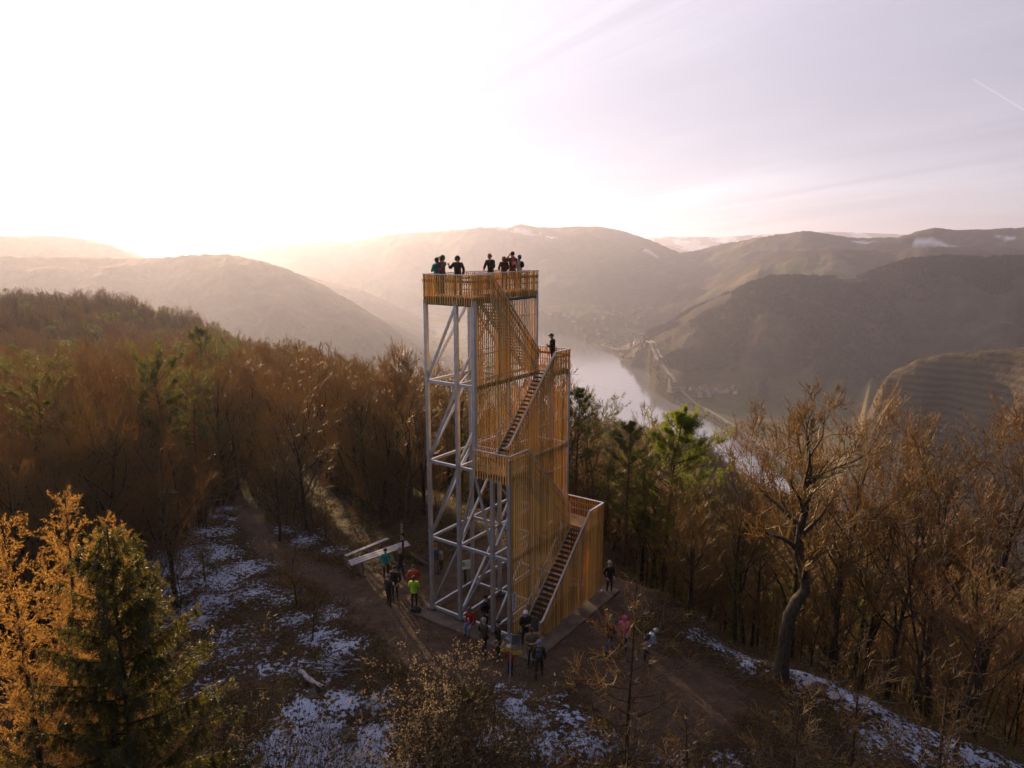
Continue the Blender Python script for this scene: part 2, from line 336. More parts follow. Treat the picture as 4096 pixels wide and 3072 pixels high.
# ------------------------------------------------------------ ground sheets
def grid_faces(n, m):
    i, j = np.meshgrid(np.arange(n - 1), np.arange(m - 1), indexing='ij'); a = (i * m + j).ravel()
    return np.stack([a, a + 1, a + m + 1, a + m], 1)
def set_attr(me, name, vals):
    at = me.attributes.new(name, 'FLOAT', 'POINT'); at.data.foreach_set('value', np.asarray(vals, dtype=np.float32).ravel())
def blob(x, y, pts):
    v = np.zeros(np.shape(x))
    for cx, cy_, rad, amt in pts: v = np.maximum(v, amt * np.exp(-((x - cx) ** 2 + (y - cy_) ** 2) / (rad * rad)))
    return v
def gp(dx, dy, z=-.5): p = at_z(dx * D2P, dy * D2P, z); return p.x, p.y
SNOW = [(350, 1190, 3, .85), (420, 1170, 3, .8), (520, 1215, 2.6, .85), (590, 1200, 2.2, .8), (450, 1290, 2.6, .8), (540, 1270, 2.4, .75), (390, 1310, 2.4, .75), (330, 1300, 2.2, .75), (660, 1150, 2.2, .75), (610, 1130, 2.2, .7), (440, 1130, 2.2, .75), (600, 1290, 1.8, .6), (360, 1350, 1.8, .7), (500, 1360, 1.7, .65), (420, 1420, 1.6, .65), (560, 1380, 1.5, .6), (500, 1065, 1.6, 1), (470, 1090, 1.2, .9), (490, 1130, 1.6, .85), (530, 1085, 1.4, .8), (505, 1100, 1.5, .8), (470, 1180, 2.4, .8), (560, 1160, 2, .8), (640, 1165, 1.5, .8), (400, 1215, 2.4, .85), (480, 1240, 2.6, .85), (380, 1260, 2, .8), (350, 1225, 2, .8), (430, 1330, 1.3, .95),
  (330, 1400, 1.6, .7), (720, 1320, 1.6, .9), (690, 1370, 1.5, .9), (740, 1400, 1.5, .85), (750, 1290, 1.2, .8), (640, 1330, 1.6, .75), (720, 1440, 1.5, .8), (650, 1440, 1.4, .65), (480, 1400, 1.5, .6), (450, 1480, 1.6, .6), (560, 1440, 1.6, .6),
  (680, 1600, 2.2, 1.15), (640, 1640, 2.0, 1.2), (760, 1640, 2.0, 1.2), (660, 1540, 1.6, 1), (800, 1590, 1.5, 1.0), (740, 1520, 1.4, .9), (810, 1520, 1.2, .8), (600, 1600, 1.5, 1.05), (700, 1700, 2.4, 1.2), (820, 1660, 1.5, 1.05),
  (1085, 1490, .9, .95), (1130, 1500, 1.1, .95), (1190, 1520, 1.2, .9), (1110, 1540, 1.1, 1), (1150, 1570, 1.2, .95), (1240, 1560, 1.2, .8), (1270, 1620, 1.5, .85), (1180, 1620, 1.4, .8), (1330, 1600, 1.2, .8), (1400, 1600, 1.4, .85), (1440, 1640, 1.4, .8), (1070, 1600, 1.3, .8), (1560, 1640, 1.3, .65),
  (1515, 1372, 1.2, .8), (1560, 1385, 1.5, .85), (1610, 1395, 1.6, .85), (1650, 1410, 1.6, .9), (1700, 1400, 1.8, .9), (1730, 1440, 1.5, .95), (1760, 1470, 1.6, .95), (1800, 1450, 1.8, .9), (1840, 1490, 1.8, .9), (1900, 1510, 1.8, .85), (1950, 1550, 1.8, .85), (1990, 1560, 1.8, .85), (1890, 1590, 1.6, .8), (2050, 1580, 1.8, .8), (2100, 1610, 2, .85), (2160, 1630, 2, .8), (1620, 1440, 1.2, .7), (2000, 1620, 1.6, .75),
  (90, 990, 3.5, .75), (130, 1060, 2.5, .6), (60, 950, 3.5, .7), (180, 1040, 2.5, .6), (800, 1200, 1.6, .55), (720, 1180, 1.5, .6)]
PATH_LINE = [gp(*p) for p in [(520, 1040), (535, 1085), (545, 1120), (590, 1170), (650, 1215), (720, 1250), (800, 1280)]]
DIRT_LINE = [gp(*p) for p in [(815, 1270), (880, 1330), (960, 1420), (1080, 1440), (1200, 1430), (1330, 1420), (1420, 1480), (1450, 1540)]]
def build_near():
    xs = np.concatenate([np.arange(-110, -40, 1.6), np.arange(-40, 40, 0.3), np.arange(40, 110.1, 1.6)])
    ys = np.concatenate([np.arange(-60, 6, 3.0), np.arange(6, 66, 0.3), np.arange(66, 175, 1.5)])
    X, Y = np.meshgrid(xs, ys, indexing='ij'); Z = near_np(X, Y)
    t, w = tower_local(X, Y); r = np.hypot(X, Y)
    onpad = 1 - sstep(0, 2.5, np.maximum(np.maximum(-2.2 - t, t - 10), np.maximum(-3.4 - w, w - 8.5)))
    pd = seg_dist(X, Y, DIRT_LINE)
    plaza = np.clip(np.maximum(onpad, 1.25 - pd / 3.2 + .5 * (fbm(X * .6, Y * .6, 3, 21) - .5)), 0, 1)
    pp_ = seg_dist(X, Y, PATH_LINE); plaza = np.clip(np.maximum(plaza, 1.05 - pp_ / 2.0 + .6 * (fbm(X * .8, Y * .8, 3, 23) - .5)), 0, 1)
    pz = [(gp(1390, 1500), 3.4), (gp(1480, 1500), 3.2), (gp(1420, 1580), 2.2)]
    for (cx, cy_), rad in pz: plaza = np.maximum(plaza, np.clip(1.4 - np.hypot(X - cx, Y - cy_) / rad, 0, 1))
    rough = (1 - plaza) * np.clip((80 - r) / 30, 0, 1)
    Z = Z + rough * ((fbm(X * 1.1, Y * 1.1, 3, 31) - .5) * .35 + (fbm(X * .45, Y * .45, 2, 33) - .5) * .35) + plaza * (fbm(X * .9, Y * .9, 3, 35) - .5) * .06
    pts = [(*gp(a, b), rad, amt) for a, b, rad, amt in SNOW]
    snow = blob(X, Y, pts) * (1 - .75 * plaza) + .12 * fbm(X * .25, Y * .25, 2, 3)
    V = np.stack([X, Y, Z], -1).reshape(-1, 3)
    me = mesh_np('ground', V, grid_faces(len(xs), len(ys)), [ground_material()], smooth=True, k=4)
    me.flip_normals() if me.polygons[0].normal.z < 0 else None
    set_attr(me, 'snow', snow); set_attr(me, 'dirt', plaza)
    return tag(link('ground', me), kind='structure')
def ground_material():
    m = bpy.data.materials.new('forest_floor'); m.use_nodes = True; nt = m.node_tree; N = nt.nodes; L = nt.links; p = N['Principled BSDF']
    p.inputs['Roughness'].default_value = 0.9; p.inputs['Specular IOR Level'].default_value = 0.2
    tc = N.new('ShaderNodeTexCoord'); v = tc.outputs['Object']
    def noise(s, d=5, r=.55):
        n = N.new('ShaderNodeTexNoise'); n.inputs['Scale'].default_value = s; n.inputs['Detail'].default_value = d; n.inputs['Roughness'].default_value = r; L.new(v, n.inputs['Vector']); return n.outputs[0]
    def ramp(f, *st):
        n = N.new('ShaderNodeValToRGB'); e = n.color_ramp.elements
        while len(e) < len(st): e.new(.5)
        for i, (pos, c) in enumerate(st): e[i].position = pos; e[i].color = (*c, 1)
        L.new(f, n.inputs[0]); return n.outputs[0]
    def mth(op, a, b, clamp=False):
        n = N.new('ShaderNodeMath'); n.operation = op; n.use_clamp = clamp
        for i, q in enumerate((a, b)):
            if isinstance(q, (int, float)): n.inputs[i].default_value = q
            else: L.new(q, n.inputs[i])
        return n.outputs[0]
    def mix(f, a, b):
        n = N.new('ShaderNodeMix'); n.data_type = 'RGBA'; L.new(f, n.inputs[0]); L.new(a, n.inputs[6]); L.new(b, n.inputs[7]); return n.outputs[2]
    def attr(n_): n = N.new('ShaderNodeAttribute'); n.attribute_name = n_; return n.outputs['Fac']
    vo = N.new('ShaderNodeTexVoronoi'); vo.inputs['Scale'].default_value = 9.0; L.new(v, vo.inputs['Vector'])
    litter = ramp(noise(7, 8, .7), (.3, (.022, .013, .006)), (.5, (.065, .037, .015)), (.7, (.13, .072, .028)))
    leaf = N.new('ShaderNodeMix'); leaf.data_type = 'RGBA'; leaf.blend_type = 'MULTIPLY'; leaf.inputs[0].default_value = .6; L.new(litter, leaf.inputs[6]); L.new(vo.outputs['Color'], leaf.inputs[7])
    dirt = ramp(mth('ADD', mth('MULTIPLY', noise(1.3, 6), .5), mth('MULTIPLY', noise(16, 6, .7), .5)), (.35, (.050, .030, .019)), (.5, (.092, .057, .037)), (.65, (.145, .093, .062)))
    dm = mth('MULTIPLY', mth('SUBTRACT', mth('ADD', attr('dirt'), mth('MULTIPLY', mth('SUBTRACT', noise(2.5, 6, .6), .5), .9)), .38), 4.0, True)
    gcol = mix(dm, leaf.outputs[2], dirt)
    s = attr('snow')
    sm = mth('ADD', mth('MULTIPLY', mth('SUBTRACT', noise(4.0, 8, .68), .5), 3.2), mth('MULTIPLY', mth('SUBTRACT', noise(.8, 3), .5), .7))
    sm = mth('MULTIPLY', mth('SUBTRACT', mth('ADD', s, sm), .66), 9.0, True)
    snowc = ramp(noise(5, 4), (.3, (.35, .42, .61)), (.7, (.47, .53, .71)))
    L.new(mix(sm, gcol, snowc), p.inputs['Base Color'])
    b = N.new('ShaderNodeBump'); b.inputs['Strength'].default_value = .9; b.inputs['Distance'].default_value = .12
    L.new(mth('ADD', mth('ADD', mth('MULTIPLY', noise(6, 7, .7), .8), mth('MULTIPLY', noise(1.4, 4, .6), 1.4)), mth('MULTIPLY', sm, .35)), b.inputs['Height']); L.new(b.outputs[0], p.inputs['Normal'])
    return m
def terrain_material():
    m = bpy.data.materials.new('far_land'); m.use_nodes = True; nt = m.node_tree; N = nt.nodes; L = nt.links; p = N['Principled BSDF']
    p.inputs['Roughness'].default_value = 1.0; p.inputs['Specular IOR Level'].default_value = 0.05
    tc = N.new('ShaderNodeTexCoord'); v = tc.outputs['Object']
    def noise(s, d=5, r=.6):
        n = N.new('ShaderNodeTexNoise'); n.inputs['Scale'].default_value = s; n.inputs['Detail'].default_value = d; n.inputs['Roughness'].default_value = r; L.new(v, n.inputs['Vector']); return n.outputs[0]
    def ramp(f, *st):
        n = N.new('ShaderNodeValToRGB'); e = n.color_ramp.elements
        while len(e) < len(st): e.new(.5)
        for i, (pos, c) in enumerate(st): e[i].position = pos; e[i].color = (*c, 1)
        L.new(f, n.inputs[0]); return n.outputs[0]
    def attr(n_): n = N.new('ShaderNodeAttribute'); n.attribute_name = n_; return n.outputs['Fac']
    def mix(f, a, b):
        n = N.new('ShaderNodeMix'); n.data_type = 'RGBA'; L.new(f, n.inputs[0]); L.new(a, n.inputs[6]); L.new(b, n.inputs[7]); return n.outputs[2]
    forest = ramp(noise(.012, 8, .7), (.3, (.034, .026, .017)), (.5, (.062, .047, .029)), (.7, (.100, .074, .046)))
    field = ramp(noise(.006, 4), (.35, (.075, .085, .030)), (.5, (.12, .11, .05)), (.62, (.20, .15, .08)))
    wv = N.new('ShaderNodeTexWave'); wv.inputs['Scale'].default_value = .035; wv.inputs['Distortion'].default_value = 3; wv.bands_direction = 'Z'; L.new(v, wv.inputs['Vector'])
    terr = ramp(wv.outputs['Fac'], (.2, (.070, .054, .033)), (.8, (.105, .080, .048)))
    snow = ramp(noise(.05), (0, (.75, .76, .8)), (1, (.8, .8, .82)))
    c = mix(attr('field'), forest, field); c = mix(attr('terrace'), c, terr); c = mix(attr('snow'), c, snow)
    L.new(c, p.inputs['Base Color'])
    b = N.new('ShaderNodeBump'); b.inputs['Strength'].default_value = 1.0; b.inputs['Distance'].default_value = 6.0; L.new(noise(.09, 4, .7), b.inputs['Height']); L.new(b.outputs[0], p.inputs['Normal'])
    return m
def land_np(az, r):
    x = r * np.sin(np.radians(az)); y = r * np.cos(np.radians(az))
    zf, which = far_np(az, r); zh = near_np(x, y)
    fade = np.clip((r - 1500) / 300, 0, 1); zh = zh * (1 - fade) - 700 * fade
    z = np.maximum(zf, zh); which = np.where(zh > zf, 0, which)
    riv = poly_mask(x, y, RIVER) ; wd = seg_dist(x, y, RIGHT_BANK); spit = seg_dist(x, y, SPIT) < 14
    low = (z < FLOOR_Z + 12)
    inw = riv & ~spit & (zh < FLOOR_Z + 4)
    z = np.where(inw, WATER_Z - np.clip(wd / 12, .5, 6), z)
    return z, which, inw, zh > zf, x, y
def build_far():
    az = np.concatenate([np.linspace(-75, -46, 40), np.linspace(-45.5, 45.5, 860), np.linspace(46, 75, 40)]); rr = np.exp(np.linspace(math.log(95), math.log(16500), 470))
    A, Rr = np.meshgrid(az, rr, indexing='ij')
    z, which, inw, ishill, X, Y = land_np(A, Rr)
    z = z - np.clip((185 - Rr) / 20, 0, 1) * 1.6 * (np.abs(X) < 112) * (Y < 177)
    # canopy relief on wooded slopes
    wood = (~inw) & (z > FLOOR_Z + 14)
    z = z + wood * (fbm(X * .06, Y * .06, 2, 77) - .5) * 9 * np.clip((Rr - 1000) / 800, 0, 1)
    gx = np.gradient(z, axis=0); 
    nf = fbm(X * .0016, Y * .0016, 3, 91); floor = sstep(26, 6, z - FLOOR_Z) * (~inw)
    field = floor * (Rr > 700)
    nf2 = fbm(X * .0022, Y * .0022, 3, 19)
    field = np.maximum(field, ((which == 9) | (which == 8)) * sstep(.45, .6, nf2 + .1))
    field = np.maximum(field, (which == 10) * sstep(90, 20, z - FLOOR_Z) * .7)
    field = np.maximum(field, np.isin(which, (2, 6, 7)) * sstep(.57, .63, nf) * .8)
    terr = (which == 11) * 1.0
    terr = np.maximum(terr, (which == 10) * sstep(190, 60, z - FLOOR_Z) * sstep(17, 13.2, A) * .5)
    s1 = fbm(X * .0028 + 40, Y * .0011, 3, 57)
    snow = (which == 1) * sstep(.48, .55, s1) + (which == 2) * sstep(120, 180, z) * sstep(.62, .66, s1)
    for dx, dy, D, rad in ((1868, 527, 4700, 38), (2005, 524, 4700, 40), (2030, 524, 4650, 40), (2170, 518, 4700, 40), (2140, 525, 4650, 25), (1405, 545, 6050, 40), (1560, 521, 5300, 40), (1130, 500, 6500, 70), (1190, 512, 6300, 45)):
        p = at_y(dx * D2P, dy * D2P, D * .95); r_ = ray(dx * D2P, dy * D2P); a_ = math.degrees(math.atan2(r_[0], r_[1]))
        # where the line of sight meets the land
        tt = np.linspace(2500, 9000, 1300); zz = land_np(np.full_like(tt, a_), tt)[0]; zl = CAMZ + r_[2] / math.hypot(r_[0], r_[1]) * tt
        k = np.argmax(zz >= zl) if (zz >= zl).any() else None
        if k is None: continue
        cx, cy_ = tt[k] * math.sin(R(a_)), tt[k] * math.cos(R(a_))
        ux, uy = math.sin(R(a_)), math.cos(R(a_)); q = np.hypot(((X - cx) * uy - (Y - cy_) * ux) * .55, ((X - cx) * ux + (Y - cy_) * uy) * 1.5) / rad + (fbm(X * .02, Y * .02, 3, 8) - .5) * 1.2
        snow = np.maximum(snow, sstep(1.2, .8, q))
    V = np.stack([X, Y, z], -1).reshape(-1, 3)
    me = mesh_np('hills', V, grid_faces(len(az), len(rr)), [terrain_material()], smooth=True, k=4)
    if me.polygons[0].normal.z < 0: me.flip_normals()
    set_attr(me, 'field', field); set_attr(me, 'terrace', terr); set_attr(me, 'snow', np.clip(snow, 0, 1))
    return tag(link('hills', me), kind='structure')
def build_river():
    m = bpy.data.materials.new('river_water'); m.use_nodes = True; N = m.node_tree.nodes; L = m.node_tree.links; p = N['Principled BSDF']
    p.inputs['Base Color'].default_value = (.22, .22, .22, 1); p.inputs['Roughness'].default_value = .10; p.inputs['IOR'].default_value = 1.7; p.inputs['Specular IOR Level'].default_value = 1.0
    tc = N.new('ShaderNodeTexCoord'); nz = N.new('ShaderNodeTexNoise'); nz.inputs['Scale'].default_value = .05; nz.inputs['Detail'].default_value = 6; L.new(tc.outputs['Object'], nz.inputs['Vector'])
    b = N.new('ShaderNodeBump'); b.inputs['Strength'].default_value = .12; b.inputs['Distance'].default_value = 2.0; L.new(nz.outputs[0], b.inputs['Height']); L.new(b.outputs[0], p.inputs['Normal'])
    V = [(-1500, 700, WATER_Z), (2600, 700, WATER_Z), (2600, 4800, WATER_Z), (-1500, 4800, WATER_Z)]
    o = link('river', mesh_from('river', V, [(0, 1, 2, 3)], [m])); return tag(o, kind='structure')
def ribbon(name, line, width, mat, lift):
    V = []; F = []; pts = [Vector((a, b, 0)) for a, b in line]; fine = []
    for a, b in zip(pts[:-1], pts[1:]):
        n = max(1, int((b - a).length / 20))
        for k in range(n): fine.append(a.lerp(b, k / n))
    fine.append(pts[-1])
    for i, q in enumerate(fine):
        d = (fine[min(i + 1, len(fine) - 1)] - fine[max(i - 1, 0)]).normalized(); nrm = Vector((-d.y, d.x, 0)) * (width / 2)
        for s in (-1, 1):
            e = q + nrm * s; rr_ = e.length; z = float(land_np(np.array([math.degrees(math.atan2(e.x, e.y))]), np.array([rr_]))[0][0]); V.append((e.x, e.y, max(z, WATER_Z + 2) + lift))
        z = max(V[-1][2], V[-2][2]); V[-1] = (*V[-1][:2], z); V[-2] = (*V[-2][:2], z)
    V2 = [(x, y, z - 3) for x, y, z in V]; n = len(V)
    for i in range(len(fine) - 1):
        a = 2 * i; F += [(a, a + 1, a + 3, a + 2), (a + n, a + 2 + n, a + 3 + n, a + 1 + n), (a, a + 2, a + 2 + n, a + n), (a + 1, a + 1 + n, a + 3 + n, a + 3)]
    return tag(link(name, mesh_from(name, V + V2, F, [mat])), kind='structure')
ground_obj = build_near(); hills_obj = build_far(); build_river()
M_ROAD = material('pale_road', (.17, .145, .12), (.22, .19, .16), .9, scale=.05)
ribbon('road', ROAD, 9, M_ROAD, 1.2); ribbon('railway', RAIL, 6, M_ROAD, 1.5)
def build_haze():
    mb = MB(); mb.box((0, 8200, -100), (34000, 17800, 760)); m = bpy.data.materials.new('haze'); m.use_nodes = True; N = m.node_tree.nodes; L = m.node_tree.links
    for n in list(N):
        if n.type == 'BSDF_PRINCIPLED': N.remove(n)
    v = N.new('ShaderNodeVolumePrincipled'); v.inputs['Color'].default_value = (.71, .74, 1.0, 1); v.inputs['Density'].default_value = HAZE_DENSITY; v.inputs['Anisotropy'].default_value = HAZE_G
    L.new(v.outputs[0], N['Material Output'].inputs['Volume']); o = mb.build('haze', m); tag(o, kind='stuff'); return o
build_haze()
# ------------------------------------------------------------ the tower
def wood_material(name, c1, c2, objvar):
    return material(name, c1, c2, rough=.62, scale=3.0, detail=6, bump=.35, bscale=14, objvar=objvar, stretch=(9, 9, .9), spec=.35)
M_SLAT = wood_material('larch_slats', (.68, .37, .09), (.88, .53, .17), .32)
M_DECK = wood_material('larch_decking', (.36, .20, .085), (.50, .30, .14), .2)
M_STEEL = material('galvanised_steel', (.40, .43, .48), (.52, .54, .58), .40, .6, scale=2.2, detail=6, bump=.08)
M_RAIL = material('sunlit_rail_steel', (.62, .60, .60), (.74, .71, .70), .38, .35, scale=3)  # lighter, pinker than the other steel: sunlight on the rails put into colour
M_TREAD = material('tread_grating', (.035, .038, .044), (.055, .060, .068), .6, .2, scale=8, bump=.4)
M_DSTEEL = material('dull_shaded_steel', (.055, .045, .038), (.095, .078, .065), .55, .1, scale=3)  # brown-dark; on the top beams and fascias it stands in for shade
M_CONC = material('concrete', (.085, .064, .05), (.17, .13, .105), .95, scale=1.3, detail=10, bump=.6)
F1, F2, F3, F4 = 4.71, 9.42, 14.13, 18.85
RAILH = 1.17
WP1, WP2, WP3, WP4, WP5, WA = -1.38, 0.0, 1.2, 2.4, 3.6, 5.78
TL = 8.05
def build_tower():
    T = empty('observation_tower', (*TO, 0), TROT, 'tall lookout tower of steel posts clad in orange wooden slats with zigzag stairs', 'tower')
    def bar(name, p0, p1, w=.2, h=None, mat=M_STEEL, up=(0, 0, 1), label=None):
        mb = MB(); p0 = Vector(p0); p1 = Vector(p1); mb.bar(p0, p1, w, h or w, 0, up); o = mb.build(name, mat, T); return tag(o, label)
    MID = 4.0; off = .0
    # posts, each with a foot plate and splice plates
    def post(t, w, z0, z1, s=.2):
        mb = MB(); mb.box((t, w, (z0 + z1) / 2), (s, s, z1 - z0))
        if z0 < 1: mb.box((t, w, z0 + .015), (.42, .42, .03))
        for zf in (F1, F2, F3):
            if z0 + 1 < zf < z1 - 1: mb.box((t, w, zf - .32), (s + .05, s + .05, .04)); mb.box((t, w, zf + .32), (s + .05, s + .05, .04))
        mb.build('post', M_STEEL, T)
    top = F4 - .2
    for w in (WA - .0, WP5):
        for t in (.12, MID, TL - .12): post(t, w, 0, top)
    for t in (.12, MID, TL - .12): post(t, WP3, 0, (F2 - .25) if t < 1 else F3 - .25 if t > 7 else F2 - .25)
    post(.12, WP2 + .06, 0, F2 + .95, .18); post(TL - .12, WP2 + .06, 0, F1 - .2, .18); post(.12, WP4, F2 - .3, top, .2); post(TL - .12, WP4, F2, F3 - .2, .16)
    post(TL - .12, WP1 + .08, 0, F1 + 1.0, .14); post(1.15, WP1 + .08, 0, 1.0, .12)
    # ring beams
    zs = [(.28, WP2), (F1, WP2), (F2, WP4), (F3, WP4), (F4 - .32, WP4)]
    for z, wend in zs:
        for t in (.12, MID, TL - .12):
            wend = {True: {.28: WP2, F1: WP2, F2: WP3, F3: WP4, F4 - .32: WP5}[z], False: wend}[t > 1]
            bar('beam', (t, wend + (.1 if wend else 0.06), z - .1), (t, WA - .1, z - .1), .13, .16, M_STEEL if z < F4 - 1 else M_DSTEEL)
        for w in (WA, WP5, WP3) if z < 6 else (WA, WP5):
            ms = M_STEEL if z < F4 - 1 else M_DSTEEL; bar('beam', (.22, w, z - .12), (MID - .1, w, z - .12), .13, .16, ms); bar('beam', (MID + .1, w, z - .12), (TL - .22, w, z - .12), .13, .16, ms)
        if z > 1 and z < F4 - 1:
            bar('tie', (.2, WP5, z - .16), (MID - .1, WA, z - .16), .07, .07)
    # diagonals
    Z = [.28, F1, F2, F3, F4 - .3]
    def brace(a, b, ra=.12, s=.12):
        a = Vector(a); b = Vector(b); d = (b - a).normalized(); a = a + d * .22; b = b - d * .22
        mb = MB(); mb.bar(a, b, s, s); mb.bar(a - d * .12, a + d * .3, .02, .2); mb.bar(b - d * .3, b + d * .12, .02, .2); mb.build('brace', M_STEEL, T)
    for n in range(4):
        z0, z1 = Z[n], Z[n + 1]
        brace((.12, WA, z0), (.12, WP5, z1 - .15)); brace((.12, WA - .02, z0), (MID, WA - .02, z1 - .15))
        brace((.12, WP5 + .02, z0), (MID, WP5 + .02, z1 - .15)); brace((TL - .12, WP5, z0), (TL - .12, WA, z1 - .15)); brace((TL - .12, WA, z0), (MID, WA, z1 - .15))
    brace((.12, WP5, Z[0]), (.12, WP3, F1 - .15)); brace((.12, WP3, .2), (MID, WP3, F1 - .15)); brace((.12, WP3, F1), (MID, WP3, F2 - .2))
    brace((.12, WP5, F1), (.12, WP4, F2 - .3)); brace((.12, WP3, F1), (.12, WP4, F2 - .3)); brace((MID, WP3, .2), (TL, WP3, F1)); brace((MID, WP5, F1), (TL, WP5, F2))
    # slats: one shared batten, each slat its own part
    S = .0525; mbs = MB(); w_, d_ = .060, .048
    V = [(-w_ / 2, -d_ / 2, 0.0), (w_ / 2, -d_ / 2, 0.0), (w_ / 2, d_ / 2, 0.012), (-w_ / 2, d_ / 2, 0.012)]
    V += [(x, y, 1.0) for x, y, _ in V]
    mbs.add(V, [(3, 2, 1, 0), (4, 5, 6, 7), (0, 1, 5, 4), (1, 2, 6, 5), (2, 3, 7, 6), (3, 0, 4, 7)])
    unit = mbs.mesh('slat', [M_SLAT]); rng = random.Random(5); count = [0]; rest = MB()
    def slat(t, w, z0, z1, along_w=False, hid=False):
        z0 += rng.uniform(-.012, .012); t += rng.uniform(-.008, .008) * (not along_w); w += rng.uniform(-.008, .008) * along_w
        if hid or count[0] >= 298:
            rest.box((t, w, (z0 + z1) / 2), (d_, w_, z1 - z0) if along_w else (w_, d_, z1 - z0)); return
        count[0] += 1
        o = link('slat', unit, T, (t, w, z0)); o.scale = (1, 1, z1 - z0)
        if along_w: o.rotation_euler = (0, 0, R(-90))
    def polyz(pts, t): return float(np.interp(t, [p[0] for p in pts], [p[1] for p in pts]))
    SP_ = .182
    def panel_t(w, t0, t1, bottom, topline, sp=SP_):
        n = int(round((t1 - t0) / sp))
        for i in range(n + 1):
            t = t0 + (t1 - t0) * i / n; b = bottom if not isinstance(bottom, list) else polyz(bottom, t); slat(t, w, b, polyz(topline, t) - .03)
    def panel_w(t, w0, w1, z0, z1, hid=False, sp=SP_ * .95):
        n = int(round((w1 - w0) / sp))
        for i in range(n + 1): slat(t, w0 + (w1 - w0) * i / n, z0, z1 - .03, True, hid)
    TS, TE = 1.7, 6.35                                     # ends of the flights along the tower
    L4 = [(0, F4 + RAILH), (TS, F4 + RAILH), (TE + .1, F3 + RAILH), (TL, F3 + RAILH)]
    L3 = [(0, F2 + RAILH), (TS - .1, F2 + RAILH), (TE, F3 + RAILH), (TL, F3 + RAILH)]
    L2 = [(0, F2 + RAILH), (TS, F2 + RAILH), (TE + .1, F1 + RAILH), (TL, F1 + RAILH)]
    L1 = [(.95, 1.0), (1.25, 1.05), (TE, F1 + RAILH), (TL, F1 + RAILH)]
    panel_w(0, WP4, WA, F4 - .45, F4 + RAILH); panel_w(0, WP2 + .03, WP4 - .1, F2 - .45, F2 + RAILH)
    panel_t(WP4 - .03, .12, TE, F2 - .3, L4); panel_t(WP3 - .03, TS, TL, F1 - .4, L3); panel_t(WP2 - .03, .12, TE, .06, L2); panel_t(WP1 - .03, 1.0, TL, .06, L1)
    panel_t(WP5 - .03, TS, TL, F3 - .4, [(0, F4 + RAILH), (TL, F4 + RAILH)])
    panel_w(TL, WP3 + .05, WP5 - .1, F3 - .45, F3 + RAILH); panel_w(TL, WP5 + .1, WA - .08, F4 - .45, F4 + RAILH)
    panel_t(WA + .03, .1, TL, F4 - .45, [(0, F4 + RAILH), (TL, F4 + RAILH)], .205)
    panel_w(TL, WP1 + .05, WP3 - .1, .06, F1 + RAILH, True)
    o = rest.build('slat', M_SLAT, T); o['kind'] = 'stuff'
    # top rails and the boards behind the slats
    def line(name, pts, w, h, mat, dz=0.0, mid=None):
        for a, b in zip(pts[:-1], pts[1:]):
            bar(name, (a[0], a[1], a[2] + dz), (b[0], b[1], b[2] + dz), w, h, mat)
    def rail_t(w, L, t0, t1):
        ts = [t0] + [p[0] for p in L if t0 + .02 < p[0] < t1 - .02] + [t1]; pts = [(t, w, polyz(L, t)) for t in ts]
        line('handrail', pts, .11, .045, M_RAIL, .0); pts2 = [(t, w + .05, z) for t, _, z in pts]; line('rail_board', pts2, .035, .14, M_DECK, -.36)
        line('lower_rail', pts2, .03, .05, M_STEEL, -.75)
    def rail_w(t, w0, w1, z, s=1):
        line('handrail', [(t, w0, z), (t, w1, z)], .11, .045, M_RAIL); line('rail_board', [(t + .05 * s, w0 + .05, z), (t + .05 * s, w1 - .05, z)], .035, .14, M_DECK, -.36); line('lower_rail', [(t + .05 * s, w0 + .05, z), (t + .05 * s, w1 - .05, z)], .03, .05, M_STEEL, -.75)
    rail_t(WP4 - .03, L4, -.03, TE + .15); rail_t(WP3 - .03, L3, TS - .4, TL + .03); rail_t(WP2 - .03, L2, -.03, TE); rail_t(WP1 - .03, L1, 1.0, TL + .03)
    rail_t(WP5 - .03, [(0, F4 + RAILH), (TL, F4 + RAILH)], TS, TL + .03); rail_t(WA + .03, [(0, F4 + RAILH), (TL, F4 + RAILH)], 0, TL)
    rail_w(0, WP4, WA + .05, F4 + RAILH); rail_w(0, WP2 - .03, WP4, F2 + RAILH); rail_w(TL, WP3 - .03, WP5, F3 + RAILH, -1); rail_w(TL, WP5, WA, F4 + RAILH, -1); rail_w(TL, WP1 - .03, WP3, F1 + RAILH, -1)
    # inner handrails beside the flights
    line('handrail', [(.2, WP2 - .1, 1.0), (1.1, WP2 - .1, 1.0), (TE, WP2 - .1, F1 + 1.0)], .045, .045, M_STEEL)
    line('handrail', [(TS - .3, WP4 - .12, F2 + 1.0), (TE, WP4 - .12, F3 + 1.0)], .045, .045, M_STEEL); line('handrail', [(TS, WP3 + .1, F2 + .95), (TE, WP3 + .1, F3 + .95)], .045, .045, M_STEEL)
    # horizontal purlins the slats are screwed to
    for zz in (1.6, 3.1): bar('purlin', (.2, WP2 + .04, zz), (TE, WP2 + .04, zz), .05, .05); bar('purlin', (TE * zz / F1, WP1 + .04, zz), (TL, WP1 + .04, zz), .05, .05)
    for zz in (F1 + 1.6, F1 + 3.2, F2 + .0): bar('purlin', (1.7, WP3 + .04, zz), (TL, WP3 + .04, zz), .05, .05)
    for zz in (F2 + 1.6, F2 + 3.2): bar('purlin', (.2, WP4 + .04, zz), (TE, WP4 + .04, zz), .05, .05); bar('purlin', (TS + .6 + (TE - TS) * (zz - F2) / F1, WP3 + .04, zz), (TL, WP3 + .04, zz), .05, .05)
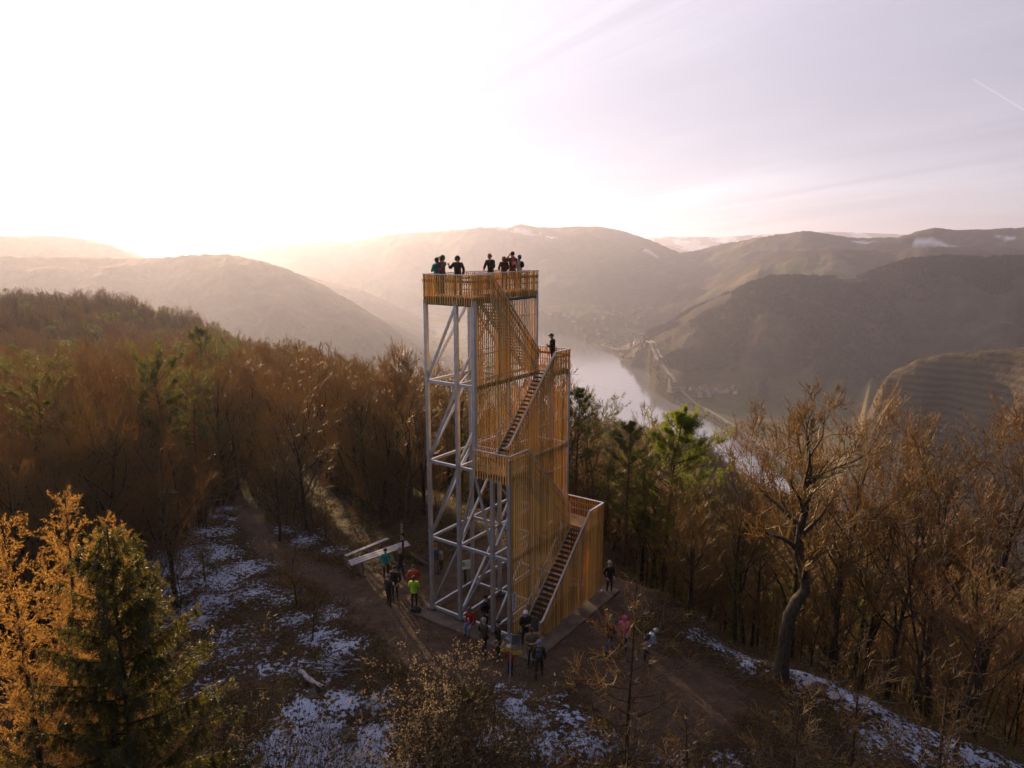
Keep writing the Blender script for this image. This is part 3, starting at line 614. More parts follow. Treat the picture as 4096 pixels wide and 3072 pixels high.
    for zz in (F3 + 1.6, F3 + 3.2): bar('purlin', (.2, WP4 + .04, zz), (TE - (TE - TS) * (zz - F3) / F1 - .5, WP4 + .04, zz), .05, .05); bar('purlin', (TS, WP5 + .04, zz), (TL, WP5 + .04, zz), .05, .05)
    # fascia beams at floor level behind the slats
    def fascia(p0, p1): bar('fascia', p0, p1, .07, .24, M_DSTEEL)
    for f, w, t0, t1 in ((F4, WP4, 0.05, TS), (F4, WP5, TS, TL), (F4, WA - .03, .05, TL), (F3, WP4, .2, TE), (F3, WP3, TE, TL), (F2, WP3, TS, TL), (F2, WP2, .05, TS), (F2, WP4, .05, TE), (F1, WP2, .05, TE), (F1, WP1, TE, TL)): fascia((t0, w + .06, f - .2), (t1, w + .06, f - .2))
    for f, t, w0, w1 in ((F4, .07, WP4, WA), (F2, .07, WP2, WP4), (F3, TL - .07, WP3, WP5), (F1, TL - .07, WP1, WP3), (F4, TL - .07, WP5, WA)): fascia((t, w0, f - .2), (t, w1, f - .2))
    # flights: two stringers and open treads each
    def flight(wc, t0, z0, t1, z1, n=23, wide=1.04):
        dz = (z1 - z0) / n; dt = (t1 - t0) / n; sgn = 1 if t1 > t0 else -1
        for s in (-1, 1): bar('stringer', (t0, wc + s * wide / 2, z0 + .05), (t1, wc + s * wide / 2, z1 - .05), .05, .27, M_STEEL)
        me = MB(); me.box((0, 0, 0), (.27, wide - .06, .045)); u = me.mesh('tread', [M_TREAD])
        for i in range(1, n): link('tread', u, T, (t0 + dt * (i + .15), wc, z0 + dz * i))
    flight((WP1 + WP2) / 2 - .02, .95, 0.0, TE, F1); flight((WP2 + WP3) / 2, TE, F1, TS, F2); flight((WP3 + WP4) / 2, TS, F2, TE, F3); flight((WP4 + WP5) / 2, TE, F3, TS, F4)
    # decks, plank by plank
    def deck(t0, t1, w0, w1, z, along_t=False):
        n = int(((w1 - w0) if along_t else (t1 - t0)) / .155); pw = ((w1 - w0) if along_t else (t1 - t0)) / n; me = MB()
        me.box((0, 0, 0), ((t1 - t0), pw - .012, .045) if along_t else (pw - .012, (w1 - w0), .045)); u = me.mesh('plank', [M_DECK])
        for i in range(n):
            q = (i + .5) * pw; link('plank', u, T, ((t0 + t1) / 2, w0 + q, z - .03) if along_t else (t0 + q, (w0 + w1) / 2, z - .03))
    deck(.12, TS, .1, WP4 - .12, F2, True); deck(TE, TL - .12, WP1 + .1, WP3 - .12, F1, True); deck(TE, TL - .12, WP3 + .1, WP5 - .12, F3, True)
    deck(.12, TS, WP4 + .12, WA - .12, F4, False); deck(TS + .01, TL - .12, WP5 + .12, WA - .12, F4, False)
    # warning board screwed to the corner of the cladding
    sb = MB(); wx, zc, hw, hh = .36, 2.15, .185, .53; y0 = WP2 - .085
    sb.box((wx, y0, zc), (hw * 2, .02, hh * 2), 0)
    def mark(cx, cz, w, h, m=1): sb.add([(wx + cx - w / 2, y0 - .0125, zc + cz - h / 2), (wx + cx + w / 2, y0 - .0125, zc + cz - h / 2), (wx + cx + w / 2, y0 - .0125, zc + cz + h / 2), (wx + cx - w / 2, y0 - .0125, zc + cz + h / 2)], [(0, 1, 2, 3)], m)
    def tri(cz, s):
        for k, (q, m) in enumerate(((1.0, 1), (.74, 2))):
            yy = y0 - .0125 - .002 * k; sb.add([(wx - s * q / 2, yy, zc + cz - s * q * .40), (wx + s * q / 2, yy, zc + cz - s * q * .40), (wx, yy, zc + cz + s * q * .5)], [(0, 1, 2)], m)
        sb.add([(wx - .008, y0 - .018, zc + cz - s * .1), (wx + .008, y0 - .018, zc + cz - s * .1), (wx + .012, y0 - .018, zc + cz + s * .2), (wx - .012, y0 - .018, zc + cz + s * .2)], [(0, 1, 2, 3)], 1)
        sb.add([(wx - .009, y0 - .018, zc + cz - s * .23), (wx + .009, y0 - .018, zc + cz - s * .23), (wx + .009, y0 - .018, zc + cz - s * .17), (wx - .009, y0 - .018, zc + cz - s * .17)], [(0, 1, 2, 3)], 1)
    for k, wd in enumerate((.24, .27, .22, .26, .18)): mark(-.02 if k % 2 else 0, .46 - k * .055, wd, .026)
    tri(.06, .23); mark(0, -.135, .22, .02); mark(.01, -.175, .25, .02); tri(-.31, .17); 
    white = material('white_board', (.62, .63, .68), (.68, .69, .72), .5); black = material('black_print', (.02, .02, .02), None, .6); amber = material('amber_print', (.50, .30, .03), None, .6)
    tag(sb.build('warning_sign', [white, black, amber], T), 'white board with two black and amber warning triangles')
    # anchors of the posts
    mb = MB()
    for t, w in ((.12, WA), (.12, WP5), (.12, WP3), (MID, WA), (MID, WP5)):
        mb = MB(); mb.box((t, w, .03), (.5, .5, .06)); mb.build('foot_plate', M_DSTEEL, T)
    return T
tower = build_tower()
def build_plinth():
    mb = MB(); x0, x1, y0, y1 = -.95, 8.9, -2.35, 7.0; th = 1.25; z0, z1 = -.7, 0.0
    # ring of strip foundations butted end to end, bevelled on the upper edge
    def strip(ax, ay, bx, by):
        b = .03; V = [(ax, ay, z0), (bx, ay, z0), (bx, by, z0), (ax, by, z0), (ax, ay, z1 - b), (bx, ay, z1 - b), (bx, by, z1 - b), (ax, by, z1 - b), (ax + b, ay + b, z1), (bx - b, ay + b, z1), (bx - b, by - b, z1), (ax + b, by - b, z1)]
        mb.add(V, [(3, 2, 1, 0), (0, 1, 5, 4), (1, 2, 6, 5), (2, 3, 7, 6), (3, 0, 4, 7), (4, 5, 9, 8), (5, 6, 10, 9), (6, 7, 11, 10), (7, 4, 8, 11), (8, 9, 10, 11)])
    strip(x0, y0, .45, 6.5); strip(.45, y0, x1, -1.15)
    o = mb.build('foundation', M_CONC); o.location = (*TO, 0); o.rotation_euler = (0, 0, TROT); tag(o, kind='structure')
build_plinth()
# ------------------------------------------------------------ trees
M_BARK = material('grey_bark', (.034, .026, .018), (.10, .078, .056), .75, scale=4, detail=8, bump=1.6, bscale=7, stretch=(3, 3, .8), spec=.3)
M_BARK_D = material('dark_bark', (.040, .028, .019), (.085, .058, .038), .85, scale=5, bump=.5, spec=.2)
M_BARK_P = material('pine_bark', (.09, .045, .026), (.16, .085, .050), .85, scale=4, bump=.6, spec=.2)
M_TWIG = material('brown_twigs', (.075, .056, .032), (.15, .112, .066), .5, scale=.6, spec=.6, objvar=.3, trans=.42, tcol=(.66, .47, .165))
M_TWIG2 = material('reddish_twigs', (.085, .056, .033), (.16, .105, .060), .5, scale=.6, spec=.6, objvar=.3, trans=.42, tcol=(.66, .43, .15))
M_HILL = material('hill_woods', (.034, .030, .020), (.062, .050, .032), .9, scale=.02, objvar=.3, spec=.1)
M_DEAD = material('dry_leaves', (.13, .070, .032), (.21, .125, .055), .8, scale=2, trans=.35)
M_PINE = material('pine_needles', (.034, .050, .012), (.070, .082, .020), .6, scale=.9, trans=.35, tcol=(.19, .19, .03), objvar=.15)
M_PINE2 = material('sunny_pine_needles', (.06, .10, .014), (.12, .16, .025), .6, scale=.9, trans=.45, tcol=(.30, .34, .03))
M_SPRUCE = material('spruce_needles', (.012, .021, .005), (.032, .040, .008), .6, scale=1.2, trans=.28, tcol=(.20, .17, .02))
M_LARCH = material('golden_larch_needles', (.23, .115, .026), (.36, .185, .042), .7, scale=1.2, trans=.5, tcol=(.60, .31, .06))
M_IVY = material('ivy_leaves', (.05, .075, .012), (.12, .13, .02), .6, scale=1.0, trans=.5, tcol=(.24, .24, .02))
class Tubes:
    """many tapering tubes gathered into one triangle mesh"""
    def __init__(s): s.V = []; s.T = []; s.M = []; s.n = 0
    def add(s, P, r0, r1, k, m=0):
        P = np.asarray(P, float); n = len(P); D = np.gradient(P, axis=0); D /= np.linalg.norm(D, axis=1)[:, None] + 1e-9
        ref = np.array([0, 0, 1.0]) if abs(D[0, 2]) < .85 else np.array([1.0, 0, 0]); A = np.cross(D, ref); A /= np.linalg.norm(A, axis=1)[:, None] + 1e-9; B = np.cross(A, D)
        rad = np.interp(np.linspace(0, 1, n), [0, 1], [r0, r1]) if not hasattr(r0, '__len__') else np.asarray(r0)
        th = np.arange(k) * 2 * np.pi / k; ring = P[:, None] + rad[:, None, None] * (np.cos(th)[None, :, None] * A[:, None] + np.sin(th)[None, :, None] * B[:, None])
        s.V.append(ring.reshape(-1, 3)); i = np.arange(n - 1)[:, None] * k; j = np.arange(k)[None]; a = (i + j).ravel(); b = (i + (j + 1) % k).ravel()
        T = np.concatenate([np.stack([a, b, b + k], 1), np.stack([a, b + k, a + k], 1)]) + s.n; s.T.append(T); s.M.append(np.full(len(T), m)); s.n += n * k
    def tris(s, V3, m=0):
        V3 = np.asarray(V3, float).reshape(-1, 3, 3); q = len(V3)
        if not q: return
        s.V.append(V3.reshape(-1, 3)); s.T.append(np.arange(q * 3).reshape(-1, 3) + s.n); s.M.append(np.full(q, m)); s.n += q * 3
    def mesh(s, name, mats, smooth=True): return mesh_np(name, np.concatenate(s.V), np.concatenate(s.T), mats, np.concatenate(s.M), smooth)
def unit(v): return v / (np.linalg.norm(v) + 1e-9)
def wander(rng, p, d, L, n, wig, up=0.0):
    pts = [np.array(p, float)]; d = unit(np.array(d, float)); st = L / n
    for i in range(n):
        d = unit(d + rng.normal(0, wig, 3) + np.array([0, 0, up])); pts.append(pts[-1] + d * st)
    return np.array(pts)
def along(P, t):
    f = t * (len(P) - 1); i = min(int(f), len(P) - 2); return P[i] + (P[i + 1] - P[i]) * (f - i), unit(P[i + 1] - P[i])
def turn(rng, d, ang):
    a = rng.normal(0, 1, 3); a = unit(a - d * a.dot(d)); return d * math.cos(ang) + a * math.sin(ang)
def bare_tree(seed, H, first=.35, limbs=10, spread=.42, kids=(6, 6, 5), r0=None, trunk=None, leaves=0, ivy=0, wig=.10, up=.10, twig=.014, tips=True):
    rng = np.random.default_rng(seed); tr = Tubes(); cr = Tubes(); r0 = r0 or H * .014
    if trunk is None: trunk = wander(rng, (0, 0, -.5), (rng.normal(0, .05), rng.normal(0, .05), 1), H * .80 + .5, 11, .05, .06)
    trunk = np.array(trunk, float); n = len(trunk); rad = r0 * (1 - .82 * np.linspace(0, 1, n) ** 1.15); rad[0] *= 1.35
    tr.add(trunk, rad, None, 8); L0 = H * spread; ends = []
    def grow(P, ra, rb, L, lvl):
        k = kids[lvl]
        for c in range(k):
            t = rng.uniform(.22, .97) if c else 1.0; p, d = along(P, t); r = (ra + (rb - ra) * t) * .72
            nd = turn(rng, d, rng.uniform(.35, .95) if c else rng.uniform(.05, .3)); nd[2] += .12
            l = L * rng.uniform(.42, .68) * (1 - .25 * t)
            if lvl == len(kids) - 1:
                Q = wander(rng, p, nd, l, 2, .13, up * .6); cr.add(Q, max(r * .8, twig), twig * .35, 3); ends.append(Q[-1])
            else:
                Q = wander(rng, p, nd, l, 3, wig + .04, up); cr.add(Q, max(r, twig * 1.3), max(r * .45, twig), 3 if lvl else 4); grow(Q, max(r, twig * 1.3), max(r * .45, twig), l, lvl + 1)
    ga = rng.uniform(0, 6)
    for i in range(limbs):
        t = first + (1 - first) * (i / max(1, limbs - 1)) ** .8; p, d = along(trunk, min(t, .999)); ga += 2.4 + rng.normal(0, .35)
        el = rng.uniform(.35, .8) + .35 * (1 - t); nd = np.array([math.cos(ga) * math.sin(el), math.sin(ga) * math.sin(el), math.cos(el)])
        if i == limbs - 1: nd = d
        l = L0 * rng.uniform(.8, 1.15) * (1.05 - .5 * t); r = float(np.interp(t, np.linspace(0, 1, n), rad)) * .62
        Q = wander(rng, p, nd, l, 6, wig, up); tr.add(Q, r, r * .35, 5); grow(Q, r, r * .35, l, 0)
    E = np.array(ends)
    if leaves and len(E):
        S = E[rng.integers(0, len(E), leaves)] + rng.normal(0, .10, (leaves, 3)); a = rng.normal(0, .07, (leaves, 3)); b = rng.normal(0, .07, (leaves, 3)); cr.tris(np.stack([S, S + a, S + b], 1), 1)
    if ivy:
        t = rng.uniform(.05, .75, ivy); S = np.array([along(trunk, x)[0] for x in t]) + rng.normal(0, 1, (ivy, 3)) * np.array([.35, .35, .25]); a = rng.normal(0, .10, (ivy, 3)); b = rng.normal(0, .10, (ivy, 3)); cr.tris(np.stack([S, S + a, S + b], 1), 2)
    return tr, cr
def tufts(rng, C, D, n, ln, wd, m, T, cone=.75):
    """bundles of needles: n thin triangles round each centre C along direction D"""
    k = len(C); d = D[:, None] + rng.normal(0, cone, (k, n, 3)); d /= np.linalg.norm(d, axis=2)[..., None]; l = ln * rng.uniform(.6, 1.2, (k, n, 1))
    s = np.cross(d, rng.normal(0, 1, (k, n, 3))); s /= np.linalg.norm(s, axis=2)[..., None] + 1e-9; s *= wd
    C3 = C[:, None] + rng.normal(0, ln * .25, (k, n, 3)); T.tris(np.stack([C3 - s, C3 + s, C3 + d * l], 2).reshape(-1, 3, 3), m)
def pine_tree(seed, H, crown=.5, spread=.20, nb=46, sub=8, per=15, flat=False, r0=None, ln=.30):
    rng = np.random.default_rng(seed); tr = Tubes(); cr = Tubes(); trunk = wander(rng, (0, 0, -.5), (rng.normal(0, .03), rng.normal(0, .03), 1), H + .5, 10, .035, .05)
    r0 = r0 or H * .013; rad = r0 * (1 - .9 * np.linspace(0, 1, 11)); tr.add(trunk, rad, None, 7); C = []; D = []; ga = 0
    for i in range(nb):
        t = crown + (1 - crown) * ((i + .5) / nb) ** .9; p, d = along(trunk, min(t, .999)); ga += 2.4 + rng.normal(0, .4); q = (t - crown) / (1 - crown)
        prof = (math.sin(math.pi * min(1, q * .85 + .18)) ** .7) if not flat else (.35 + .9 * q)
        l = H * spread * max(.18, prof) * rng.uniform(.6, 1.2); el = rng.uniform(1.15, 1.6) - .6 * q
        nd = np.array([math.cos(ga) * math.sin(el), math.sin(ga) * math.sin(el), math.cos(el)]); Q = wander(rng, p, nd, l, 5, .10, .05); r = max(.02, r0 * .28 * (1 - .6 * q)); tr.add(Q, r, .012, 4)
        for j in range(sub):
            tt = rng.uniform(.35, 1) if j else 1.0; pp, dd = along(Q, tt); nd2 = turn(rng, dd, rng.uniform(.3, .9) if j else .1); nd2[2] = abs(nd2[2]) * .5 + .25; S = wander(rng, pp, nd2, l * rng.uniform(.14, .30), 2, .1, .1); cr.add(S, .015, .008, 3)
            for u in (.35, .7, 1.0): c, e = along(S, min(u, .999)); C.append(c); D.append(e)
    tufts(rng, np.array(C), np.array(D), per, ln, .017, 1, cr); return tr, cr
def spruce_tree(seed, H, spread=.24, whorls=26, arms=6, hang=.8, dens=1.0, mat_idx=1, up=0.0, bare_low=0.06):
    rng = np.random.default_rng(seed); tr = Tubes(); cr = Tubes(); trunk = wander(rng, (0, 0, -.5), (0, 0, 1), H + .5, 10, .012, .05)
    tr.add(trunk, H * .013 * (1 - .93 * np.linspace(0, 1, 11)), None, 7); C = []; D = []
    for w in range(whorls):
        q = (w / whorls) ** .85; t = bare_low + (1 - bare_low) * q; ga = rng.uniform(0, 6.3)
        for a in range(arms):
            ga += 6.283 / arms + rng.normal(0, .25); p, d = along(trunk, min(.998, t + rng.uniform(-.012, .012))); l = H * spread * (1 - q) ** .8 * rng.uniform(.65, 1.2) + .22
            el = 1.72 - .75 * q - up; nd = np.array([math.cos(ga) * math.sin(el), math.sin(ga) * math.sin(el), math.cos(el)]); Q = wander(rng, p, nd, l, 6, .05, .055 + .03 * (1 - q)); tr.add(Q, max(.008, .012 * l), .004, 4)
            nk = max(3, int(l * 7 * dens))
            for j in range(nk):
                u = rng.uniform(.12, 1); pp, dd = along(Q, min(u, .999)); sd = np.cross(dd, (0, 0, 1)) * rng.choice((-1, 1)); e = unit(dd * .6 + sd * rng.uniform(.3, 1) + np.array([0, 0, -hang * rng.uniform(.3, 1.3)])); sl_ = rng.uniform(.22, .55) * (1.15 - .6 * u) * (.5 + .5 * min(1, l)); S = wander(rng, pp, e, sl_, 2, .08, -.08 * hang)
                cr.add(S, .006, .003, 3)
                for v in np.linspace(.1, 1, max(3, int(sl_ * 16))): c, ee = along(S, min(v, .999)); C.append(c); D.append(ee)
            for v in np.linspace(.25, 1, max(3, int(l * 8))): c, ee = along(Q, min(v, .999)); C.append(c); D.append(ee)
    p, d = along(trunk, .999); C.append(p); D.append(d); tufts(rng, np.array(C), np.array(D), 8, .12, .013, mat_idx, cr, .9); return tr, cr
def larch_tree(seed, H, spread=.28, nb=90, needles=True, dens=1.0, droop=.1, crown=.12, spur=True):
    rng = np.random.default_rng(seed); tr = Tubes(); cr = Tubes(); trunk = wander(rng, (0, 0, -.5), (rng.normal(0, .02), rng.normal(0, .02), 1), H + .5, 12, .02, .05); r0 = H * .0115
    tr.add(trunk, r0 * (1 - .92 * np.linspace(0, 1, 13)), None, 7); C = []; D = []; ga = 0
    for i in range(nb):
        q = (i + .5) / nb; t = crown + (1 - crown) * q; p, d = along(trunk, min(t, .999)); ga += 2.4 + rng.normal(0, .5); l = H * spread * (1.02 - q) ** .75 * rng.uniform(.5, 1.15) + .15
        el = 1.75 - .9 * q; nd = np.array([math.cos(ga) * math.sin(el), math.sin(ga) * math.sin(el), math.cos(el)]); Q = wander(rng, p, nd, l, 7, .07, .075); tr.add(Q, max(.009, .013 * l * (1.2 - q)) * (1 if needles else 1.4), .006, 4)
        for j in range(max(2, int(l * 5.5 * dens))):
            u = rng.uniform(.15, 1); pp, dd = along(Q, min(u, .999)); e = turn(rng, dd, rng.uniform(.5, 1.1)); e[2] += rng.uniform(-.5, .45) - droop; sl_ = rng.uniform(.25, .8) * (.4 + .35 * min(l, 2)); S = wander(rng, pp, e, sl_, 3, .14, .10); cr.add(S, .0055 if needles else .0125, .0025 if needles else .006, 3)
            if needles:
                for v in np.linspace(.08, 1, max(4, int(sl_ * 13))): c, ee = along(S, min(v, .999)); C.append(c); D.append(ee)
            else:
                for v in np.linspace(.2, 1, max(2, int(sl_ * 7))):
                    c, ee = along(S, min(v, .999)); e2 = turn(rng, ee, 1.0); cr.add(np.array([c, c + e2 * rng.uniform(.06, .2)]), .008, .004, 3)
        if needles:
            for v in np.linspace(.2, 1, max(3, int(l * 6))): c, ee = along(Q, min(v, .999)); C.append(c); D.append(ee)
    if needles: tufts(rng, np.array(C), np.array(D), 6, .085, .009, 1, cr, .9)
    return tr, cr
def place_tree(name, proto, x, y, label, group=None, s=1.0, rz=0.0, cat='tree', z=None, tilt=0.0):
    me_t, me_c = proto; o = empty(name, (x, y, (ground(x, y) if z is None else z) - .05), rz, label, cat, group); o.scale = (s, s, s); o.rotation_euler = (tilt, 0, rz)
    link('trunk', me_t, o); link('crown', me_c, o); return o
def proto(pair, bark, mats): tr, cr = pair; return tr.mesh('trunk', [bark]), cr.mesh('crown', mats)
TW = [M_TWIG, M_DEAD, M_IVY]; TW2 = [M_TWIG2, M_DEAD, M_IVY]
BARE = [proto(bare_tree(1, 16, .30, 12, .34, (6, 6, 5)), M_BARK, TW), proto(bare_tree(2, 14, .28, 11, .40, (6, 6, 5), leaves=250), M_BARK_D, TW2), proto(bare_tree(3, 17, .40, 11, .33, (6, 6, 5), ivy=900), M_BARK, TW),
        proto(bare_tree(4, 13, .22, 12, .42, (6, 6, 5)), M_BARK_D, TW), proto(bare_tree(5, 15, .30, 10, .38, (7, 6, 5), leaves=350), M_BARK, TW2), proto(bare_tree(6, 12, .18, 13, .40, (6, 6, 5), ivy=500), M_BARK_D, TW)]
BEECH = [proto(bare_tree(21, 17, .34, 13, .40, (6, 6, 5), r0=.20, leaves=900, wig=.13), M_BARK, TW2), proto(bare_tree(22, 18, .36, 13, .42, (6, 6, 5), r0=.22, leaves=900, wig=.14), M_BARK, TW), proto(bare_tree(23, 15, .30, 13, .44, (6, 6, 5), r0=.18, leaves=1200, wig=.14), M_BARK, TW2)]
POLE = [proto(bare_tree(31, 15, .55, 7, .22, (5, 5, 4), r0=.11), M_BARK_D, TW), proto(bare_tree(32, 13, .50, 7, .24, (5, 5, 4), r0=.09, ivy=350), M_BARK, TW)]
PINE = [proto(pine_tree(41, 17, .52, .19), M_BARK_P, [M_TWIG, M_PINE]), proto(pine_tree(42, 15, .42, .24, 46), M_BARK_P, [M_TWIG, M_PINE]), proto(pine_tree(43, 16, .60, .20, 34, flat=True), M_BARK_P, [M_TWIG, M_PINE])]
PINE_FLAT = proto(pine_tree(46, 15, .62, .17, 50, 9, 16, flat=True), M_BARK_P, [M_TWIG, M_PINE])
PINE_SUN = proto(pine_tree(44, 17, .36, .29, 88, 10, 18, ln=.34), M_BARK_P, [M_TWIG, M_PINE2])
SPR = proto(spruce_tree(51, 12, .22, 20, 5, .3, .4), M_BARK_D, [M_TWIG, M_PINE])
def at_top(px, py, dist):
    r = ray(px, py); h = math.hypot(r[0], r[1]); return r[0] / h * dist, r[1] / h * dist, CAMZ + r[2] / h * dist
RT = random.Random(11)
def free_of(x, y, ex, taken, dmin):
    for a, b, rr in ex:
        if (x - a) ** 2 + (y - b) ** 2 < rr * rr: return False
    for a, b in taken:
        if (x - a) ** 2 + (y - b) ** 2 < dmin * dmin: return False
    return True
def polar(az, r): return r * math.sin(R(az)), r * math.cos(R(az))
taken = []
path_sun_ex = [(*gp(500, 1065), 3.5), (*gp(540, 1110), 3.6), (*gp(600, 1170), 4), (*gp(480, 1180), 5), (*gp(400, 1230), 4), (*gp(650, 1230), 5), (*gp(750, 1300), 6), (*gp(850, 1330), 6), (*gp(560, 1260), 5), (*gp(820, 1190), 5), (*gp(900, 1180), 3), (2, 42, 11), (10, 40, 6), (*gp(100, 1000), 3), (*gp(430, 1050), 2)]
for a_, b_, w_ in ((-6, 40, 2.4), (1.5, 47, 2.4)):  # treeless lanes towards the sun, added so light streaks reach the dirt
    path_sun_ex += [(a_ + t_ * math.sin(SUN_AZ), b_ + t_ * math.cos(SUN_AZ), w_) for t_ in range(4, 100, 3)]
def scatter(n, az0, az1, r0, r1, dmin, fn, ex=path_sun_ex, tries=6000, rp=1.0):
    k = 0
    for _ in range(tries):
        if k >= n: break
        az = RT.uniform(az0, az1); r = r0 + (r1 - r0) * RT.random() ** rp; x, y = polar(az, r)
        if free_of(x, y, ex, taken, dmin): taken.append((x, y)); fn(x, y, k); k += 1
    return k
def by_top(px, py, r, pr, H, lab, rz, name='pine_tree', cat='tree', group=None):
    x, y, zt = at_top(px, py, r); zg = ground(x, y); taken.append((x, y)); return place_tree(name, pr, x, y, lab, group, (zt - zg) / max(v.co.z for v in pr[1].vertices), rz, cat)
by_top(665, 1352, 60, PINE_FLAT, 15.5, 'tall flat-topped pine rising above the bare trees on the left', .7)
by_top(752, 1442, 64, PINE[2], 16, 'smaller pine with a thin crown right beside the tall flat-topped pine', 2.0)
KIND6 = ['tall bare brown tree', 'reddish-twigged bare tree', 'ivy-grown bare tree', 'dark bushy bare tree', 'dry-leaved bare tree', 'low ivy-grown tree']
def where(x, y):
    az = math.degrees(math.atan2(x, y)); r = math.hypot(x, y)
    if az < -3 and r * math.cos(R(az)) > 0:
        s = next(v for lim, v in ((-36, 'at the left picture edge'), (-28.5, 'above the golden larches'), (-23.5, 'around the flat-topped pine'), (-18.5, 'at the end of the snowy path'), (-12, 'right of the snowy path'), (0, 'just left of the steel posts')) if az < lim)
    else: s = next(v for lim, v in ((3, 'directly behind the tower'), (9, 'right behind the slats'), (16, 'around the green pine'), (22, 'beside the crooked tree'), (29, 'behind the snowy edge'), (99, 'near the right picture edge')) if az < lim)
    d = 'in the front row' if r < (56 if az > 9 else 62) else 'in the second rank' if r < 78 else 'deep in the wood' if r < 100 else 'far back in the wood'
    return s + ', ' + d
BT = 'bare brown tree among the crowded winter trees left of the tower'
PT = 'green pine standing among the bare trees left of the tower'
scatter(9, -40, -4, 60, 140, 3.5, lambda x, y, k: place_tree('pine_tree', PINE[k % 3], x, y, ['round-topped', 'broad', 'flat-crowned'][k % 3] + ' green pine ' + where(x, y), 'pines among the bare trees left of the tower', RT.uniform(.72, .95), RT.uniform(0, 6)))
BH = (16, 14, 17, 13, 15, 12)
def leftwood(x, y, k): place_tree('bare_tree', BARE[k % 6], x, y, KIND6[k % 6] + ' ' + where(x, y), 'bare trees of the wood left of the tower', RT.uniform(10.2, 14.2) / BH[k % 6], RT.uniform(0, 6.28), tilt=RT.uniform(-.05, .05))
scatter(80, -44, -3, 46, 82, 2.7, leftwood); scatter(70, -43, -4, 82, 128, 3.0, leftwood)
def behind(x, y, k): place_tree('bare_tree', (POLE + BARE[:2])[k % 4], x, y, ['slender dark-trunked bare tree', 'slender ivy-grown bare tree', 'tall bare tree', 'reddish bare tree'][k % 4] + ' ' + where(x, y), 'bare trees of the wood behind the tower', RT.uniform(.75, 1.0), RT.uniform(0, 6.28))
scatter(44, -9, 14, 53, 88, 2.4, behind)
# wood on the slope right of the tower
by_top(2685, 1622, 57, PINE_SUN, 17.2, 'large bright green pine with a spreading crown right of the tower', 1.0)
by_top(2310, 1535, 56, PINE[1], 15.2, 'dark green pine close against the right edge of the slatted tower', 2.0)
by_top(2530, 1905, 60, PINE[0], 17.2, 'slim dark pine between the tower and the bright green pine', 3.0)
by_top(2402, 1556, 125, PINE[2], 16.0, 'thin far-off pine with a flat umbrella top against the river', 3.0)
for px, py, r, k, lab, rz in ((2430, 1850, 58, 1, 'dark broad pine in the gap just right of the dark green pine', .4), (2600, 2030, 55, 0, 'shadowy pine at the foot of the bright green pine', 1.4), (2830, 1960, 62, 1, 'dark pine behind the right flank of the bright green pine', 2.4), (2340, 1990, 55, 0, 'low dark pine beside the end of the stair cladding', 3.3), (3060, 2150, 60, 1, 'dark pine down the slope left of the crooked tree', 4.1), (3420, 2200, 60, 0, 'dark pine down the slope right of the crooked tree', 5.0)): by_top(px, py, r, PINE[k], 0, lab, rz)
def rightwood(x, y, k):
    i = k % 5; pr = (POLE + BARE[2:5])[i]
    place_tree('bare_tree', pr, x, y, ['slender bare tree', 'slim ivy-grown bare tree', 'tall ivy-clad bare tree', 'bushy dark bare tree', 'leafy-twigged bare tree'][i] + ' ' + where(x, y), 'bare trees on the wooded slope right of the tower', (RT.uniform(.48, .70) if math.hypot(x, y) < 60 else RT.uniform(.6, .85)), RT.uniform(0, 6.28))
KEEP = [(*polar(17, 40), 1.5)]
scatter(24, 13, 44, 41, 54, 2.4, rightwood, KEEP); scatter(44, 9, 44, 54, 100, 3.0, rightwood, KEEP)
scatter(10, 8, 42, 50, 100, 4, lambda x, y, k: place_tree('pine_tree', (PINE + [SPR])[k % 4], x, y, ['round-topped pine', 'broad pine', 'flat-crowned pine', 'pointed dark spruce'][k % 4] + ' ' + where(x, y), 'conifers among the bare trees on the right slope', RT.uniform(.55, .75), RT.uniform(0, 6)), KEEP)
for i, (px, py, r, k, lab) in enumerate([(3050, 1575, 46, 0, 'tall beech with a fan-shaped bare crown right of the green pine'), (3420, 1475, 45, 1, 'tall beech with a broad bare crown against the dark hillside'), (3690, 1535, 46, 2, 'russet beech with dry leaves standing before the terraced hill'), (4040, 1480, 45, 0, 'tall beech with dense reddish twigs near the right edge of the picture'), (4060, 1800, 40, 2, 'bushy bare beech with dry leaves cut off by the right edge of the picture'), (3880, 1560, 44, 1, 'wide bare beech filling the gap before the right-hand edge'), (3560, 1600, 49, 2, 'bare beech between the broad-crowned beech and the russet one'), (3950, 2120, 34.5, 2, 'dense twiggy bare tree on the snow at the lower right'), (3260, 1560, 50, 2, 'bare beech just behind the top of the crooked tree')]):
    by_top(px, py, r, BEECH[k], (17, 18, 15)[k], lab, i * 1.3, 'beech_tree')
